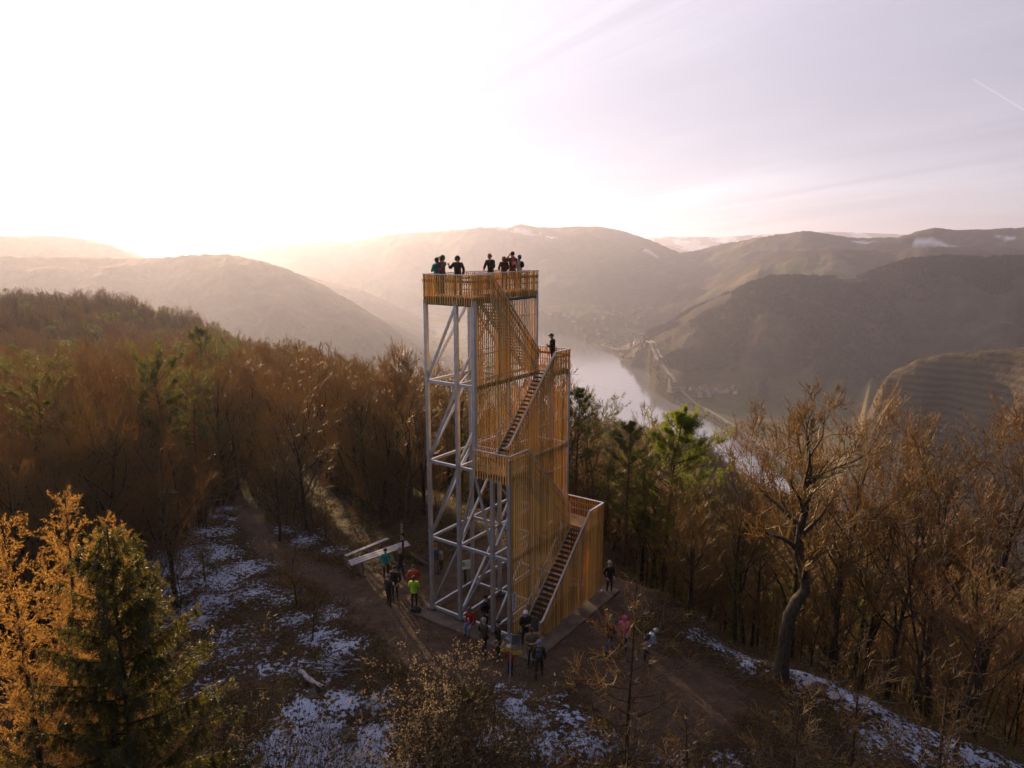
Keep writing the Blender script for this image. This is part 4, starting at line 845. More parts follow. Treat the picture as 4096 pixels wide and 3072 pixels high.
# the crooked old tree on the snowy edge
cx, cy_ = at_g(3121, 2712)[:2]; base = ground(cx, cy_); Dc = cy_
def cpt(px, py, dy=0.0): p = at_y(px, py, Dc + dy); return (p.x - cx, p.y - cy_, p.z - base)
cr_pts = [(0, 0, -.6)] + [cpt(3128, 2660), cpt(3140, 2560), cpt(3158, 2460, .2), cpt(3190, 2400, .2), cpt(3222, 2362, .3), cpt(3215, 2300, .5), cpt(3190, 2210, .5), cpt(3200, 2120, .3), cpt(3222, 2040, .2), cpt(3226, 1960, .0), cpt(3240, 1880, -.2), cpt(3232, 1800, 0)]
place_tree('crooked_tree', proto(bare_tree(64, 14, .40, 14, .31, (6, 6, 5), r0=.40, trunk=cr_pts, leaves=200, wig=.16), M_BARK, TW), cx, cy_, 'old crooked tree with a thick bent trunk on the snowy edge', z=base + .05)
for px, py, s, k, lab in ((2898, 2536, .95, 1, 'leaning dark-trunked tree beside the fallen log on the right'), (3297, 2668, .85, 0, 'dark straight tree just behind the crooked old tree'), (3550, 2795, .8, 1, 'slim leaning tree on the snow further right of the crooked tree'), (3681, 2885, .9, 0, 'dark trunk standing in the snowy foreground at the right')):
    p = at_g(px, py); place_tree('bare_tree', POLE[k], p.x, p.y, lab, None, s, px * .1, tilt=.06)
# single trees in the clearing at the left
for px, py, s, k, lab in ((1725, 2120, .55, 3, None), (1660, 2165, .6, 1, None)): pass
p = at_g(1120, 2165); place_tree('bare_tree', BARE[3], p.x, p.y, 'open bare tree standing alone in the snowy clearing left of the tower', None, .72, .4)
p = at_g(1190, 2420); place_tree('bare_shrub', BARE[5], p.x, p.y, 'tall leafless shrub on the slope between the clearing and the dirt path', None, .33, 1.4, 'shrub')
p = at_g(1250, 2560); place_tree('bare_shrub', BARE[1], p.x, p.y, 'thin leafless shrub above the snow-covered branches', None, .24, 2.4, 'shrub')
p = at_g(820, 2330); place_tree('bare_shrub', BARE[5], p.x, p.y, 'low dark shrub in the patchy snow right of the spruce', None, .25, 3.4, 'shrub')
# conifers and larches close to the camera
x, y, zt = at_top(425, 2105, 20.5); zg = ground(x, y); H = zt - zg
place_tree('spruce_tree', proto(spruce_tree(71, H, .33, 30, 6, 1.5, 1.9), M_BARK_D, [M_TWIG, M_SPRUCE]), x, y, 'big dark green spruce with drooping branches at the lower left', z=zg)
LG = 'golden larches at the lower left'
for i, (px, py, dist, sd, lab) in enumerate([(160, 2010, 25.5, 81, 'golden orange larch at the left edge of the picture'), (385, 2085, 27, 82, 'golden orange larch peeking out behind the top of the big spruce'), (20, 2075, 22.5, 83, 'golden orange larch partly cut off by the left edge of the picture'), (255, 2150, 24.5, 84, 'lower golden larch between the edge larch and the big spruce')]):
    x, y, zt = at_top(px, py, dist); zg = ground(x, y); place_tree('larch_tree', proto(larch_tree(sd, zt - zg, .22, 95, True, 1.6), M_BARK_D, [M_TWIG, M_LARCH]), x, y, lab, LG, z=zg, rz=i)
for i, (px, py, dist, sd, lab) in enumerate([(2545, 2330, 23.5, 91, 'bare young larch with upturned twigs in front of the pink-coated person'), (3165, 2700, 21.5, 92, 'bare young larch at the bottom right of the dirt clearing'), (3490, 2560, 22.5, 93, 'thin bare larch before the snowy slope at the lower right'), (3850, 2650, 21, 94, 'bare larch with long bent twigs in the bottom right corner'), (2830, 2830, 20.5, 95, 'small bare larch at the bottom edge between two taller ones')]):
    x, y, zt = at_top(px, py, dist); zg = ground(x, y); place_tree('bare_larch', proto(larch_tree(sd, zt - zg, .36, 58, False, 1.5, .05), M_BARK_D, [M_TWIG]), x, y, lab, 'bare young larches in the right foreground', z=zg, rz=i)
# bushes overgrown with fluffy old man's beard
M_FLUFF = material('fluffy_seed_heads', (.26, .19, .125), (.40, .31, .22), .9, scale=4, trans=.45, tcol=(.56, .42, .24)); M_VINE = material('vine_stems', (.035, .022, .014), (.080, .050, .028), .8, scale=2); M_YLEAF = material('withered_leaves', (.030, .022, .010), (.075, .052, .016), .8, scale=3, trans=.25)
def beard_bush(seed, Rx, Ry, H, nstem, nheads, side):
    rng = np.random.default_rng(seed); st = Tubes(); hd = Tubes(); tops = []
    for i in range(nstem):
        a = rng.uniform(0, 6.283); q = rng.random() ** .5; b = np.array([math.cos(a) * Rx * q * .7, math.sin(a) * Ry * q * .7, -.2]); h = H * (1 - .55 * q * q) * rng.uniform(.7, 1.05); P = wander(rng, b, (math.cos(a) * .35 * q, math.sin(a) * .35 * q, 1), h * 1.15, 7, .16, .02); st.add(P, .012, .005, 3)
        for j in range(7):
            p, d = along(P, rng.uniform(.25, 1)); Q = wander(rng, p, turn(rng, d, rng.uniform(.5, 1.4)), rng.uniform(.25, .8), 4, .25, -.06); st.add(Q, .006, .003, 3); tops.append(Q[-1])
            if rng.random() < .5: Q2 = wander(rng, Q[2], turn(rng, d, 1.2), rng.uniform(.15, .5), 3, .25, -.05); st.add(Q2, .004, .002, 3); tops.append(Q2[-1])
    tops = np.array(tops); score = tops[:, 2] / H + tops @ np.array(side) / Rx * .6 + rng.normal(0, .10, len(tops)); idx = np.argsort(-score)[:nheads]  # pale heads favour the top left, standing in for sunlight on that side
    C = tops[idx]; C = np.concatenate([C + rng.normal(0, .09, C.shape) for _ in range(5)]); D = rng.normal(0, 1, C.shape); tufts(rng, C, D, 12, .042, .005, 0, hd, 1.5)
    L = tops[rng.integers(0, len(tops), len(tops) * 3)] + rng.normal(0, .14, (len(tops) * 3, 3)); a = rng.normal(0, .055, L.shape); b = rng.normal(0, .055, L.shape); lf = Tubes(); lf.tris(np.stack([L, L + a, L + b], 1))
    return st.mesh('stems', [M_VINE]), hd.mesh('seed_heads', [M_FLUFF]), lf.mesh('leaves', [M_YLEAF])
for i, (px, py, dist, rx, ry, nst, nh, sd, lab) in enumerate([(1850, 2700, 22.6, 2.0, 1.7, 560, 620, 101, 'dense bush topped with pale fluffy seed heads at the bottom centre'), (1010, 2735, 21.3, 1.5, 1.4, 400, 300, 102, 'bush with pale fluffy seed heads between spruce and snow patch'), (2230, 2930, 21.5, 1.6, 1.4, 330, 12, 103, 'dark leafless bush at the bottom edge beside the seed-head bush')]):
    x, y, zt = at_top(px, py, dist); zg = ground(x, y); H = zt - zg; a_, b_, c_ = beard_bush(sd, rx, ry, H, nst, nh, (-.7, .3, 0)); o = empty('seed_head_bush' if i < 2 else 'leafless_bush', (x, y, zg), 0, lab, 'bush'); link('stems', a_, o)
    if i < 2: link('seed_heads', b_, o)
    link('leaves', c_, o)
# ------------------------------------------------------------ far woods and ground cover, counted by nobody
def scatter_stuff(name, pts, scales, protos, seed):
    rng = np.random.default_rng(seed); n = len(pts); me = bpy.data.meshes.new(name); me.vertices.add(n); me.vertices.foreach_set('co', np.asarray(pts, dtype=np.float32).ravel())
    set_attr(me, 'sz', scales); set_attr(me, 'rt', rng.uniform(0, 6.283, n)); at = me.attributes.new('ix', 'INT', 'POINT'); at.data.foreach_set('value', rng.integers(0, len(protos), n).astype(np.int32))
    o = link(name, me); tag(o, kind='stuff'); g = bpy.data.node_groups.new(name + '_spread', 'GeometryNodeTree'); g.interface.new_socket('Geometry', in_out='INPUT', socket_type='NodeSocketGeometry'); g.interface.new_socket('Geometry', in_out='OUTPUT', socket_type='NodeSocketGeometry')
    N = g.nodes; L = g.links; gi = N.new('NodeGroupInput'); go = N.new('NodeGroupOutput'); ip = N.new('GeometryNodeInstanceOnPoints'); gtoi = N.new('GeometryNodeGeometryToInstance')
    for pm in reversed(protos):
        po = bpy.data.objects.new('sprig', pm); oi = N.new('GeometryNodeObjectInfo'); oi.inputs['Object'].default_value = po; L.new(oi.outputs['Geometry'], gtoi.inputs[0])
    def na(nm, t='FLOAT'): a = N.new('GeometryNodeInputNamedAttribute'); a.data_type = t; a.inputs['Name'].default_value = nm; return a.outputs['Attribute']
    cx3 = N.new('ShaderNodeCombineXYZ'); L.new(na('rt'), cx3.inputs[2]); L.new(gi.outputs[0], ip.inputs['Points']); L.new(gtoi.outputs[0], ip.inputs['Instance']); ip.inputs['Pick Instance'].default_value = True
    L.new(na('ix', 'INT'), ip.inputs['Instance Index']); L.new(cx3.outputs[0], ip.inputs['Rotation']); L.new(na('sz'), ip.inputs['Scale']); L.new(ip.outputs[0], go.inputs[0]); md = o.modifiers.new('spread', 'NODES'); md.node_group = g; return o
def joined(pair, name, mats):
    tr, cr = pair; t = Tubes(); t.V = tr.V + cr.V; t.T = tr.T + [q + tr.n for q in cr.T]; t.M = [np.full(len(m), 3) for m in tr.M] + cr.M; return t.mesh(name, mats)
LOW = [joined(bare_tree(201 + i, 13, .25, 9, .42, (4, 4, 3), twig=.03), 'far_tree', [M_TWIG if i % 2 else M_TWIG2, M_DEAD, M_IVY, M_BARK_D]) for i in range(4)]
LOW = LOW * 2; LOW.append(joined(pine_tree(211, 14, .4, .22, 26, 4, 8, ln=.55), 'far_tree', [M_TWIG, M_PINE, M_IVY, M_BARK_P]))
BLOB = []
for i in range(3):
    rng = np.random.default_rng(300 + i); t = Tubes(); C = rng.normal(0, 1, (34, 3)) * np.array([2.3, 2.3, 2.2]) + np.array([0, 0, 7]); a = rng.normal(0, 1.6, (34, 3)); b = rng.normal(0, 1.6, (34, 3)); t.tris(np.stack([C, C + a, C + b], 1)); t.add(np.array([(0, 0, -1), (0, 0, 7.0)]), .25, .1, 3)
    BLOB.append(t.mesh('hill_tree', [M_HILL], False))
def wood_points(rng, n, az0, az1, r0, r1, keep):
    az = rng.uniform(az0, az1, n); r = np.sqrt(rng.uniform(r0 * r0, r1 * r1, n)); z, wh, inw, hill, x, y = land_np(az, r); k = keep(x, y, z, wh, inw, az, r); return np.stack([x, y, z - .3], 1)[k]
rng = np.random.default_rng(7)
P = wood_points(rng, 26000, -46, 44, 86, 640, lambda x, y, z, wh, inw, az, r: (~inw) & (z > FLOOR_Z + 10) & ((r > 126) | ((az > -3) & (r > 88))) & (wh != 11))
scatter_stuff('forest', P, rng.uniform(.7, 1.1, len(P)), LOW, 1)
P = wood_points(rng, 90000, -12, 44, 900, 3400, lambda x, y, z, wh, inw, az, r: (~inw) & (z > FLOOR_Z + 60) & (wh == 10) & (fbm(x * .004, y * .004, 3, 71) > .50))
scatter_stuff('wooded_hillside', P, rng.uniform(.8, 1.25, len(P)), BLOB, 2)
P = wood_points(rng, 3000, -12, 40, 800, 3600, lambda x, y, z, wh, inw, az, r: (~inw) & (z < FLOOR_Z + 14) & (fbm(x * .006, y * .006, 3, 72) > .58) & (seg_dist(x, y, ROAD) > 14))
bk = np.array([np.array(a) + (np.array(b) - np.array(a)) * t for a, b in zip(RIGHT_BANK[:-1], RIGHT_BANK[1:]) for t in np.linspace(0, 1, 40)]); bk = bk + rng.normal(0, 9, bk.shape); azb = np.degrees(np.arctan2(bk[:, 0], bk[:, 1])); rb = np.hypot(bk[:, 0], bk[:, 1]); z, wh, inw, hill, x, y = land_np(azb, rb); k = (~inw) & (seg_dist(x, y, ROAD) > 9); P = np.concatenate([P, np.stack([x, y, z - .3], 1)[k]])
scatter_stuff('riverside_trees', P, rng.uniform(.45, .95, len(P)), BLOB, 3)
def thicket_pts(rng, n):
    az = rng.uniform(-46, 44, n); r = rng.uniform(44, 135, n); x = r * np.sin(np.radians(az)); y = r * np.cos(np.radians(az)); k = ~((az > -9) & (az < 13) & (r < 55)); k &= ~((az > 8) & ((r < 42) | (rng.random(n) > .3)))
    for a, b, rr in path_sun_ex: k &= (x - a) ** 2 + (y - b) ** 2 > (rr * .9) ** 2
    x, y = x[k], y[k]; return np.stack([x, y, near_np(x, y) - .1], 1)
BRUSH = [joined(bare_tree(221 + i, 5.0, .06, 12, .42, (4, 4, 3), r0=.035, twig=.012), 'brush', [M_TWIG if i % 2 else M_TWIG2, M_DEAD, M_IVY, M_BARK_D]) for i in range(3)] + [joined(bare_tree(225, 4.0, .06, 10, .4, (4, 4, 3), r0=.03, twig=.010, leaves=500), 'brush', [M_TWIG2, M_DEAD, M_IVY, M_BARK_D])]
P = thicket_pts(rng, 3600); scatter_stuff('thicket', P, rng.uniform(.5, 1.45, len(P)), BRUSH, 6)
# brambles, dead grass and twigs on the forest floor near by
SPRIG = []
for i in range(4):
    rg = np.random.default_rng(400 + i); t = Tubes()
    for j in range(9): a = rg.uniform(0, 6.28); t.add(wander(rg, (rg.normal(0, .12), rg.normal(0, .12), -.03), (math.cos(a), math.sin(a), rg.uniform(.4, 1.6)), rg.uniform(.3, .8), 4, .22, -.12), .006, .002, 3, 0)
    n = 46; C = rg.normal(0, 1, (n, 3)) * np.array([.28, .28, .10]) + np.array([0, 0, .10]); a = rg.normal(0, .045, (n, 3)); b = rg.normal(0, .045, (n, 3)); t.tris(np.stack([C, C + a, C + b], 1), 1 if i < 3 else 2); SPRIG.append(t.mesh('sprig', [M_TWIG, M_DEAD, M_IVY]))
def floor_pts(rng, n):
    az = rng.uniform(-48, 48, n); r = 14 + 60 * rng.random(n) ** 1.1; x = r * np.sin(np.radians(az)); y = r * np.cos(np.radians(az)); t, w = tower_local(x, y)
    pts = [(*gp(a, b), rad, amt) for a, b, rad, amt in SNOW]; s = blob(x, y, pts); pd = seg_dist(x, y, DIRT_LINE); pad = (t > -3) & (t < 11) & (w > -4) & (w < 9.5)
    k = (rng.random(n) > s * .78) & (pd > 2.4) & (seg_dist(x, y, PATH_LINE) > 1.2) & ~pad & (fbm(x * .4, y * .4, 3, 5) > .34)
    for c, rad in (((gp(1390, 1500)), 3.4), ((gp(1480, 1500)), 3.0)): k &= np.hypot(x - c[0], y - c[1]) > rad
    x, y = x[k], y[k]; return np.stack([x, y, near_np(x, y)], 1)
CRUMB = []
for i in range(3):
    rg = np.random.default_rng(440 + i); t = Tubes(); n = 16; C = rg.normal(0, 1, (n, 3)) * np.array([.35, .35, .0]) + np.array([0, 0, .012]); a = rg.normal(0, .035, (n, 3)) * np.array([1, 1, .4]); b = rg.normal(0, .035, (n, 3)) * np.array([1, 1, .4]); t.tris(np.stack([C, C + a, C + b], 1), 0)
    for j in range(7): c = np.array([rg.normal(0, .35), rg.normal(0, .35), .0]); q = rg.uniform(.015, .045); t.add(np.array([c - [0, 0, q], c + [q * .3, 0, q * .7], c + [q * .2, q * .2, q]]), [q, q * .9, q * .3], None, 5, 1)
    CRUMB.append(t.mesh('crumb', [M_DEAD, M_CONC], False))
def plaza_pts(rng, n):
    az = rng.uniform(-26, 28, n); r = rng.uniform(24, 58, n); x = r * np.sin(np.radians(az)); y = r * np.cos(np.radians(az)); t, w = tower_local(x, y); k = ~((t > -1) & (t < 9) & (w > -2.4) & (w < -1.1)) & ~((t > -1) & (t < .5) & (w > -2.4) & (w < 6.5)); x, y = x[k], y[k]; return np.stack([x, y, near_np(x, y)], 1)
P = plaza_pts(rng, 3800); o = scatter_stuff('leaf_litter', P, rng.uniform(.6, 1.4, len(P)), CRUMB, 8)
P = floor_pts(rng, 11000); scatter_stuff('undergrowth', P, rng.uniform(.5, 1.5, len(P)), SPRIG, 4)
# ------------------------------------------------------------ people
_MC = {}
def cloth(c, rough=.85):
    c = tuple(c)
    if c not in _MC: _MC[c] = material('cloth', c, tuple(min(1, x * 1.35) for x in c), rough, scale=7, bump=.25, bscale=22)
    return _MC[c]
M_SKIN = material('skin', (.42, .24, .17), (.50, .30, .21), .6, scale=9); M_SHOE = material('boots', (.025, .020, .017), (.05, .04, .03), .7); M_EYE = material('eyes', (.02, .015, .012), None, .3)
SKINQ = []
def skin_mesh(name, verts, edges, rads, root):
    me = bpy.data.meshes.new(name); me.from_pydata(verts, edges, []); o = bpy.data.objects.new(name, me); COL.objects.link(o)
    o.modifiers.new('s', 'SKIN'); sv = me.skin_vertices[0].data
    for i, r in enumerate(rads): sv[i].radius = (r, r) if not isinstance(r, tuple) else r; sv[i].use_root = (i == root)
    ss = o.modifiers.new('u', 'SUBSURF'); ss.levels = 1; ss.render_levels = 1; return o
def person(loc, yaw, label, jacket, trousers, hair=(.05, .03, .02), h=1.72, pose='stand', arms='down', coat=.47, head='hair', hatc=None, lean=0.0, z=None, group='visitors at the lookout tower', nod=0.0, bulk=1.0, rnd=0):
    """one figure: skeleton posed, grown to one surface, with jacket and hat or hair as its children"""
    h *= 1.25; rg = random.Random(rnd * 17 + int(loc[0] * 100) + int(loc[1] * 10)); J = {}
    def P(n, x, y, zz): J[n] = Vector((x * h, y * h, zz * h))
    P('pelvis', 0, 0, .515); P('waist', 0, .005, .61); P('chest', 0, .012, .715); P('ribs', 0, .005, .79); P('neck', 0, .008, .845); P('jaw', 0, .022, .885); P('skull', 0, .012, .938); P('crown', 0, .008, .978)
    for s, n in ((-1, 'l'), (1, 'r')):
        P(n + 'hip', .052 * s, 0, .495); P(n + 'sho', .108 * s, 0, .805)
        st = {'stand': (.03 * s * 0, .0), 'walk': (.09 * s, .0)}.get(pose, (0, 0))[0]; tw = rg.uniform(-.02, .02)
        if pose == 'sit': P(n + 'knee', .075 * s, .235, .49); P(n + 'ank', .07 * s, .24, .24); P(n + 'toe', .075 * s, .33, .205)
        elif pose == 'climb': up = .12 if s > 0 else 0; P(n + 'knee', .055 * s, .10 * (s > 0) + .01, .275 + up * .8); P(n + 'ank', .055 * s, -.02 + .12 * (s > 0), .045 + up); P(n + 'toe', .06 * s, .06 + .12 * (s > 0), .02 + up)
        else: P(n + 'knee', .062 * s, .02 + st * .6 + tw, .272); P(n + 'ank', .066 * s, st * 1.1 + tw - .01, .045); P(n + 'toe', .078 * s, st * 1.1 + tw + .075, .018)
        a = arms if isinstance(arms, str) else arms[0 if s < 0 else 1]
        E_, W_, H_ = {'down': ((.142, -.01, .635), (.148, .035, .495), (.146, .06, .44)), 'pocket': ((.165, -.05, .645), (.128, .055, .535), (.108, .085, .50)), 'front': ((.150, .02, .655), (.075, .135, .655), (.035, .165, .665)),
            'eyes': ((.150, .12, .745), (.070, .115, .885), (.045, .10, .925)), 'rail': ((.148, .09, .655), (.115, .22, .625), (.09, .27, .62)), 'point': ((.185, .03, .690), (.215, .135, .765), (.225, .185, .800)), 'fold': ((.155, .02, .645), (.04, .125, .69), (-.02, .12, .705)), 'knees': ((.14, .06, .63), (.10, .19, .56), (.085, .235, .53))}[a]
        for q, v in (('elb', E_), ('wri', W_), ('han', H_)): P(n + q, v[0] * s, v[1], v[2])
    if lean:
        piv = J['pelvis'].copy(); M = Matrix.Rotation(-lean, 3, 'X')
        for n in J:
            if n[1:] not in ('hip', 'knee', 'ank', 'toe') and n != 'pelvis': J[n] = piv + M @ (J[n] - piv)
    if nod:
        piv = J['neck'].copy(); M = Matrix.Rotation(-nod, 3, 'X')
        for n in ('jaw', 'skull', 'crown'): J[n] = piv + M @ (J[n] - piv)
    zb = ground(loc[0], loc[1]) if z is None else z
    RB = {'pelvis': .085, 'waist': .075, 'chest': .085, 'ribs': .075, 'neck': .032, 'jaw': .042, 'skull': .054, 'crown': .034, 'hip': .056, 'knee': .036, 'ank': .026, 'toe': .022, 'sho': .036, 'elb': .027, 'wri': .020, 'han': .022}
    def grow(names, edges, scale, name, root):
        idx = {n: i for i, n in enumerate(names)}; return skin_mesh(name, [J[n] for n in names], [(idx[a], idx[b]) for a, b in edges], [scale(n) * h for n in names], idx[root])
    base = lambda n: RB.get(n, RB.get(n[1:], .03))
    spine = ['pelvis', 'waist', 'chest', 'ribs', 'neck', 'jaw', 'skull', 'crown']; names = spine + [s + q for s in 'lr' for q in ('hip', 'knee', 'ank', 'toe', 'sho', 'elb', 'wri', 'han')]
    ed = list(zip(spine[:-1], spine[1:])) + [e for s in 'lr' for e in (('pelvis', s + 'hip'), (s + 'hip', s + 'knee'), (s + 'knee', s + 'ank'), (s + 'ank', s + 'toe'), ('ribs', s + 'sho'), (s + 'sho', s + 'elb'), (s + 'elb', s + 'wri'), (s + 'wri', s + 'han'))]
    body = grow(names, ed, base, 'person', 'pelvis'); body.location = (loc[0], loc[1], zb); body.rotation_euler = (0, 0, yaw); tag(body, label, 'person', group)
    # jacket
    J['hem'] = J['pelvis'] + Vector((0, 0, (coat - .515) * h)); jn = ['hem', 'pelvis', 'waist', 'chest', 'ribs', 'collar'] + [s + q for s in 'lr' for q in ('sho', 'elb', 'cuff')]
    if pose == 'sit': J['hem'] = J['pelvis'] + Vector((0, .02, -.02)) * h
    J['collar'] = J['neck'] + (J['neck'] - J['ribs']) * .02
    for s in 'lr': J[s + 'cuff'] = J[s + 'elb'].lerp(J[s + 'wri'], .92)
    je = list(zip(jn[:5], jn[1:6])) + [e for s in 'lr' for e in (('ribs', s + 'sho'), (s + 'sho', s + 'elb'), (s + 'elb', s + 'cuff'))]
    RJ = {'hem': (.112, .088), 'pelvis': (.108, .088), 'waist': (.100, .082), 'chest': (.108, .092), 'ribs': (.092, .076), 'collar': .046, 'sho': .050, 'elb': .040, 'cuff': .034}
    jk = skin_mesh('jacket', [J[n] for n in jn], [(jn.index(a), jn.index(b)) for a, b in je], [tuple(q * h * bulk for q in v) if isinstance((v := RJ.get(n, RJ.get(n[1:]))), tuple) else v * h * bulk for n in jn], 2); jk.parent = body
    # head: hair, hat or hood, face
    c = J['skull']; f = (J['skull'] - J['jaw']); axis = (J['crown'] - J['jaw']).normalized(); rotm = Vector((0, 0, 1)).rotation_difference(axis).to_matrix()
    hm = MB(); hs = .054 * h * 1.10; hc = hair if head in ('hair', 'long', 'tail') else hatc
    if head == 'hair': hm.ball((0, -.012 * h, .016 * h), (hs * 1.06, hs * 1.12, hs * 1.12), 0, 12, 8, zmin=-.25)
    elif head == 'long': hm.ball((0, -.016 * h, .014 * h), (hs * 1.15, hs * 1.15, hs * 1.15), 0, 12, 8, .05, rg, -.45); hm.ball((0, -.045 * h, -.05 * h), (hs * 1.05, hs * .62, hs * 1.35), 0, 10, 7, .06, rg)
    elif head == 'tail': hm.ball((0, -.012 * h, .016 * h), (hs * 1.06, hs * 1.12, hs * 1.12), 0, 12, 8, zmin=-.25); hm.tube([(0, -.075 * h, .02 * h), (0, -.10 * h, -.02 * h), (0, -.095 * h, -.08 * h)], [.02 * h, .022 * h, .006 * h], 7)
    elif head == 'beanie': hm.ball((0, -.005 * h, .020 * h), (hs * 1.10, hs * 1.14, hs * 1.25), 0, 12, 8, zmin=-.12); hm.tube([(0, -.005 * h, .008 * h), (0, -.005 * h, .030 * h)], hs * 1.16, 12)
    elif head == 'cap': hm.ball((0, -.006 * h, .022 * h), (hs * 1.12, hs * 1.20, hs * .95), 0, 12, 8, zmin=-.1); hm.box((0, .062 * h, .026 * h), (.085 * h, .055 * h, .010 * h))
    elif head == 'hood': hm.ball((0, -.022 * h, .004 * h), (hs * 1.28, hs * 1.22, hs * 1.38), 0, 12, 9); 
    V = [tuple(c + rotm @ Vector(v)) for v in hm.v]; ho = link({'hair': 'hair', 'long': 'hair', 'tail': 'hair', 'hood': 'hood'}.get(head, 'hat'), mesh_from('hat', V, hm.f, [cloth(hc)], None, True), body)
    if head in ('beanie', 'cap', 'hood') and hair:
        hb = MB(); hb.ball((0, -.018 * h, -.004 * h), (hs * .98, hs * .98, hs * .95), 0, 10, 6, zmin=-.5); link('hair', mesh_from('hair', [tuple(c + rotm @ Vector(v)) for v in hb.v], hb.f, [cloth(hair)], None, True), body)
    fm = MB(); fm.tube([(0, .048 * h, .000 * h), (0, .066 * h, -.012 * h), (0, .050 * h, -.018 * h)], [.004 * h, .009 * h, .006 * h], 6, 0)
    for s in (-1, 1): fm.ball((.020 * h * s, .051 * h, .006 * h), (.006 * h,) * 3, 1, 6, 4); fm.ball((.055 * h * s, -.002 * h, -.008 * h), (.007 * h, .012 * h, .018 * h), 0, 6, 4)
    fm.box((0, .050 * h, -.032 * h), (.026 * h, .008 * h, .005 * h), 2); fo = link('face', mesh_from('face', [tuple(c + rotm @ Vector(v)) for v in fm.v], fm.f, [M_SKIN, M_EYE, cloth((.28, .10, .09))], fm.m, True), body)
    # hands: palm and five fingers of different lengths
    hd = MB()
    for s in 'lr':
        w, q = J[s + 'wri'], J[s + 'han']; d = (q - w).normalized(); a = d.cross(Vector((0, 1, .2))); a = (a if a.length > .1 else Vector((1, 0, 0))).normalized(); n = a.cross(d)
        pc = q + d * .012 * h; hd.tube([w, q, q + d * .026 * h], [.014 * h, .021 * h, .019 * h], 7)
        pt = (arms if isinstance(arms, str) else arms[0 if s == 'l' else 1]) == 'point'
        for k, ln in enumerate((.040, .046, .043, .034)):
            o_ = a * (k - 1.5) * .0105 * h + q + d * .022 * h; curl = .0 if (pt and k == 0) else .55; e1 = o_ + (d + n * curl * .4).normalized() * ln * h * .5; e2 = e1 + (d + n * curl * 1.6).normalized() * ln * h * (.75 if pt and k == 0 else .5); hd.tube([o_, e1, e2], [.0055 * h, .005 * h, .004 * h], 5)
        tb = q - a * .017 * h; hd.tube([tb, tb + (d * .6 - a).normalized() * .024 * h, tb + (d - a * .4).normalized() * .046 * h], [.0068 * h, .006 * h, .0045 * h], 5)
    link('hands', hd.mesh('hands', [M_SKIN], True), body)
    SKINQ.append((body, [(J[a], J[b], reg) for a, b, reg in [('neck', 'jaw', 0), ('jaw', 'crown', 0), ('pelvis', 'waist', 2), ('waist', 'ribs', 2)] + [e for s in 'lr' for e in ((s + 'hip', s + 'knee', 1), (s + 'knee', s + 'ank', 1), ('pelvis', s + 'hip', 1), (s + 'ank', s + 'toe', 3), ('ribs', s + 'sho', 2), (s + 'sho', s + 'elb', 2), (s + 'elb', s + 'wri', 2), (s + 'wri', s + 'han', 0))]], [M_SKIN, cloth(trousers), cloth(jacket), M_SHOE])); SKINQ.append((jk, None, [cloth(jacket)]))
    body['_back'] = 1; J['yaw'] = yaw; return body, J
def finish_skins():
    dg = bpy.context.evaluated_depsgraph_get(); dg.update(); out = []
    for o, segs, mats in SKINQ: out.append(bpy.data.meshes.new_from_object(o.evaluated_get(dg)))
    for (o, segs, mats), me in zip(SKINQ, out):
        o.modifiers.clear(); me.materials.clear(); me.name = o.name
        for m in mats: me.materials.append(m)
        me.polygons.foreach_set('use_smooth', np.ones(len(me.polygons), dtype=bool))
        if segs:
            C = np.array([p.center[:] for p in me.polygons]); A = np.array([s[0][:] for s in segs]); B = np.array([s[1][:] for s in segs]); D = B - A; L2 = (D * D).sum(1) + 1e-9
            t = np.clip(((C[:, None] - A) * D).sum(2) / L2, 0, 1); dd = np.linalg.norm(C[:, None] - A - t[..., None] * D, axis=2); me.polygons.foreach_set('material_index', np.array([s[2] for s in segs], dtype=np.int32)[dd.argmin(1)])
        o.data = me
        if '_back' in o: del o['_back']
def backpack(bj, label, col, trim=None, size=1.0):
    size *= 1.25; body, J = bj; h = J['neck'].z / .845; c = (J['chest'] + J['ribs']) / 2; up = (J['ribs'] - J['waist']).normalized(); mb = MB(); mb.ball((0, 0, 0), (.105 * size, .075 * size, .17 * size), 0, 12, 8); V = []
    for x, y, zz in mb.v: V.append((x, y, zz))
    mb.v = [(math.copysign(min(abs(x) * 1.25, .105 * size), x), math.copysign(min(abs(y) * 1.3, .07 * size), y), math.copysign(min(abs(zz) * 1.15, .17 * size), zz)) for x, y, zz in V]
    mb.box((0, -.078 * size, -.05 * size), (.14 * size, .04, .13 * size), 1)
    for s in (-1, 1): mb.tube([(s * .075, .085, .16), (s * .095, .16, .21), (s * .10, .25, .12), (s * .105, .26, -.06), (s * .095, .12, -.16)], .015, 6, 0)
    o = mb.build('backpack', [cloth(col), cloth(trim or tuple(min(1, q * 1.6) for q in col))], None, True); q = Vector((0, 0, 1)).rotation_difference(up); o.rotation_mode = 'QUATERNION'; yq = Matrix.Rotation(J['yaw'], 3, 'Z').to_quaternion(); o.rotation_quaternion = yq @ q
    p = c + Vector((0, -.075 * h - .072 * size, 0)) - up * .03; o.location = body.location + Matrix.Rotation(J['yaw'], 3, 'Z') @ p; return tag(o, label, 'backpack')
def face_to(az): return -R(az)                          # yaw so that the figure looks towards this compass angle (0 = away from the camera)
def tl(t, w, z): p = tower_world(t, w); return (p.x, p.y), z
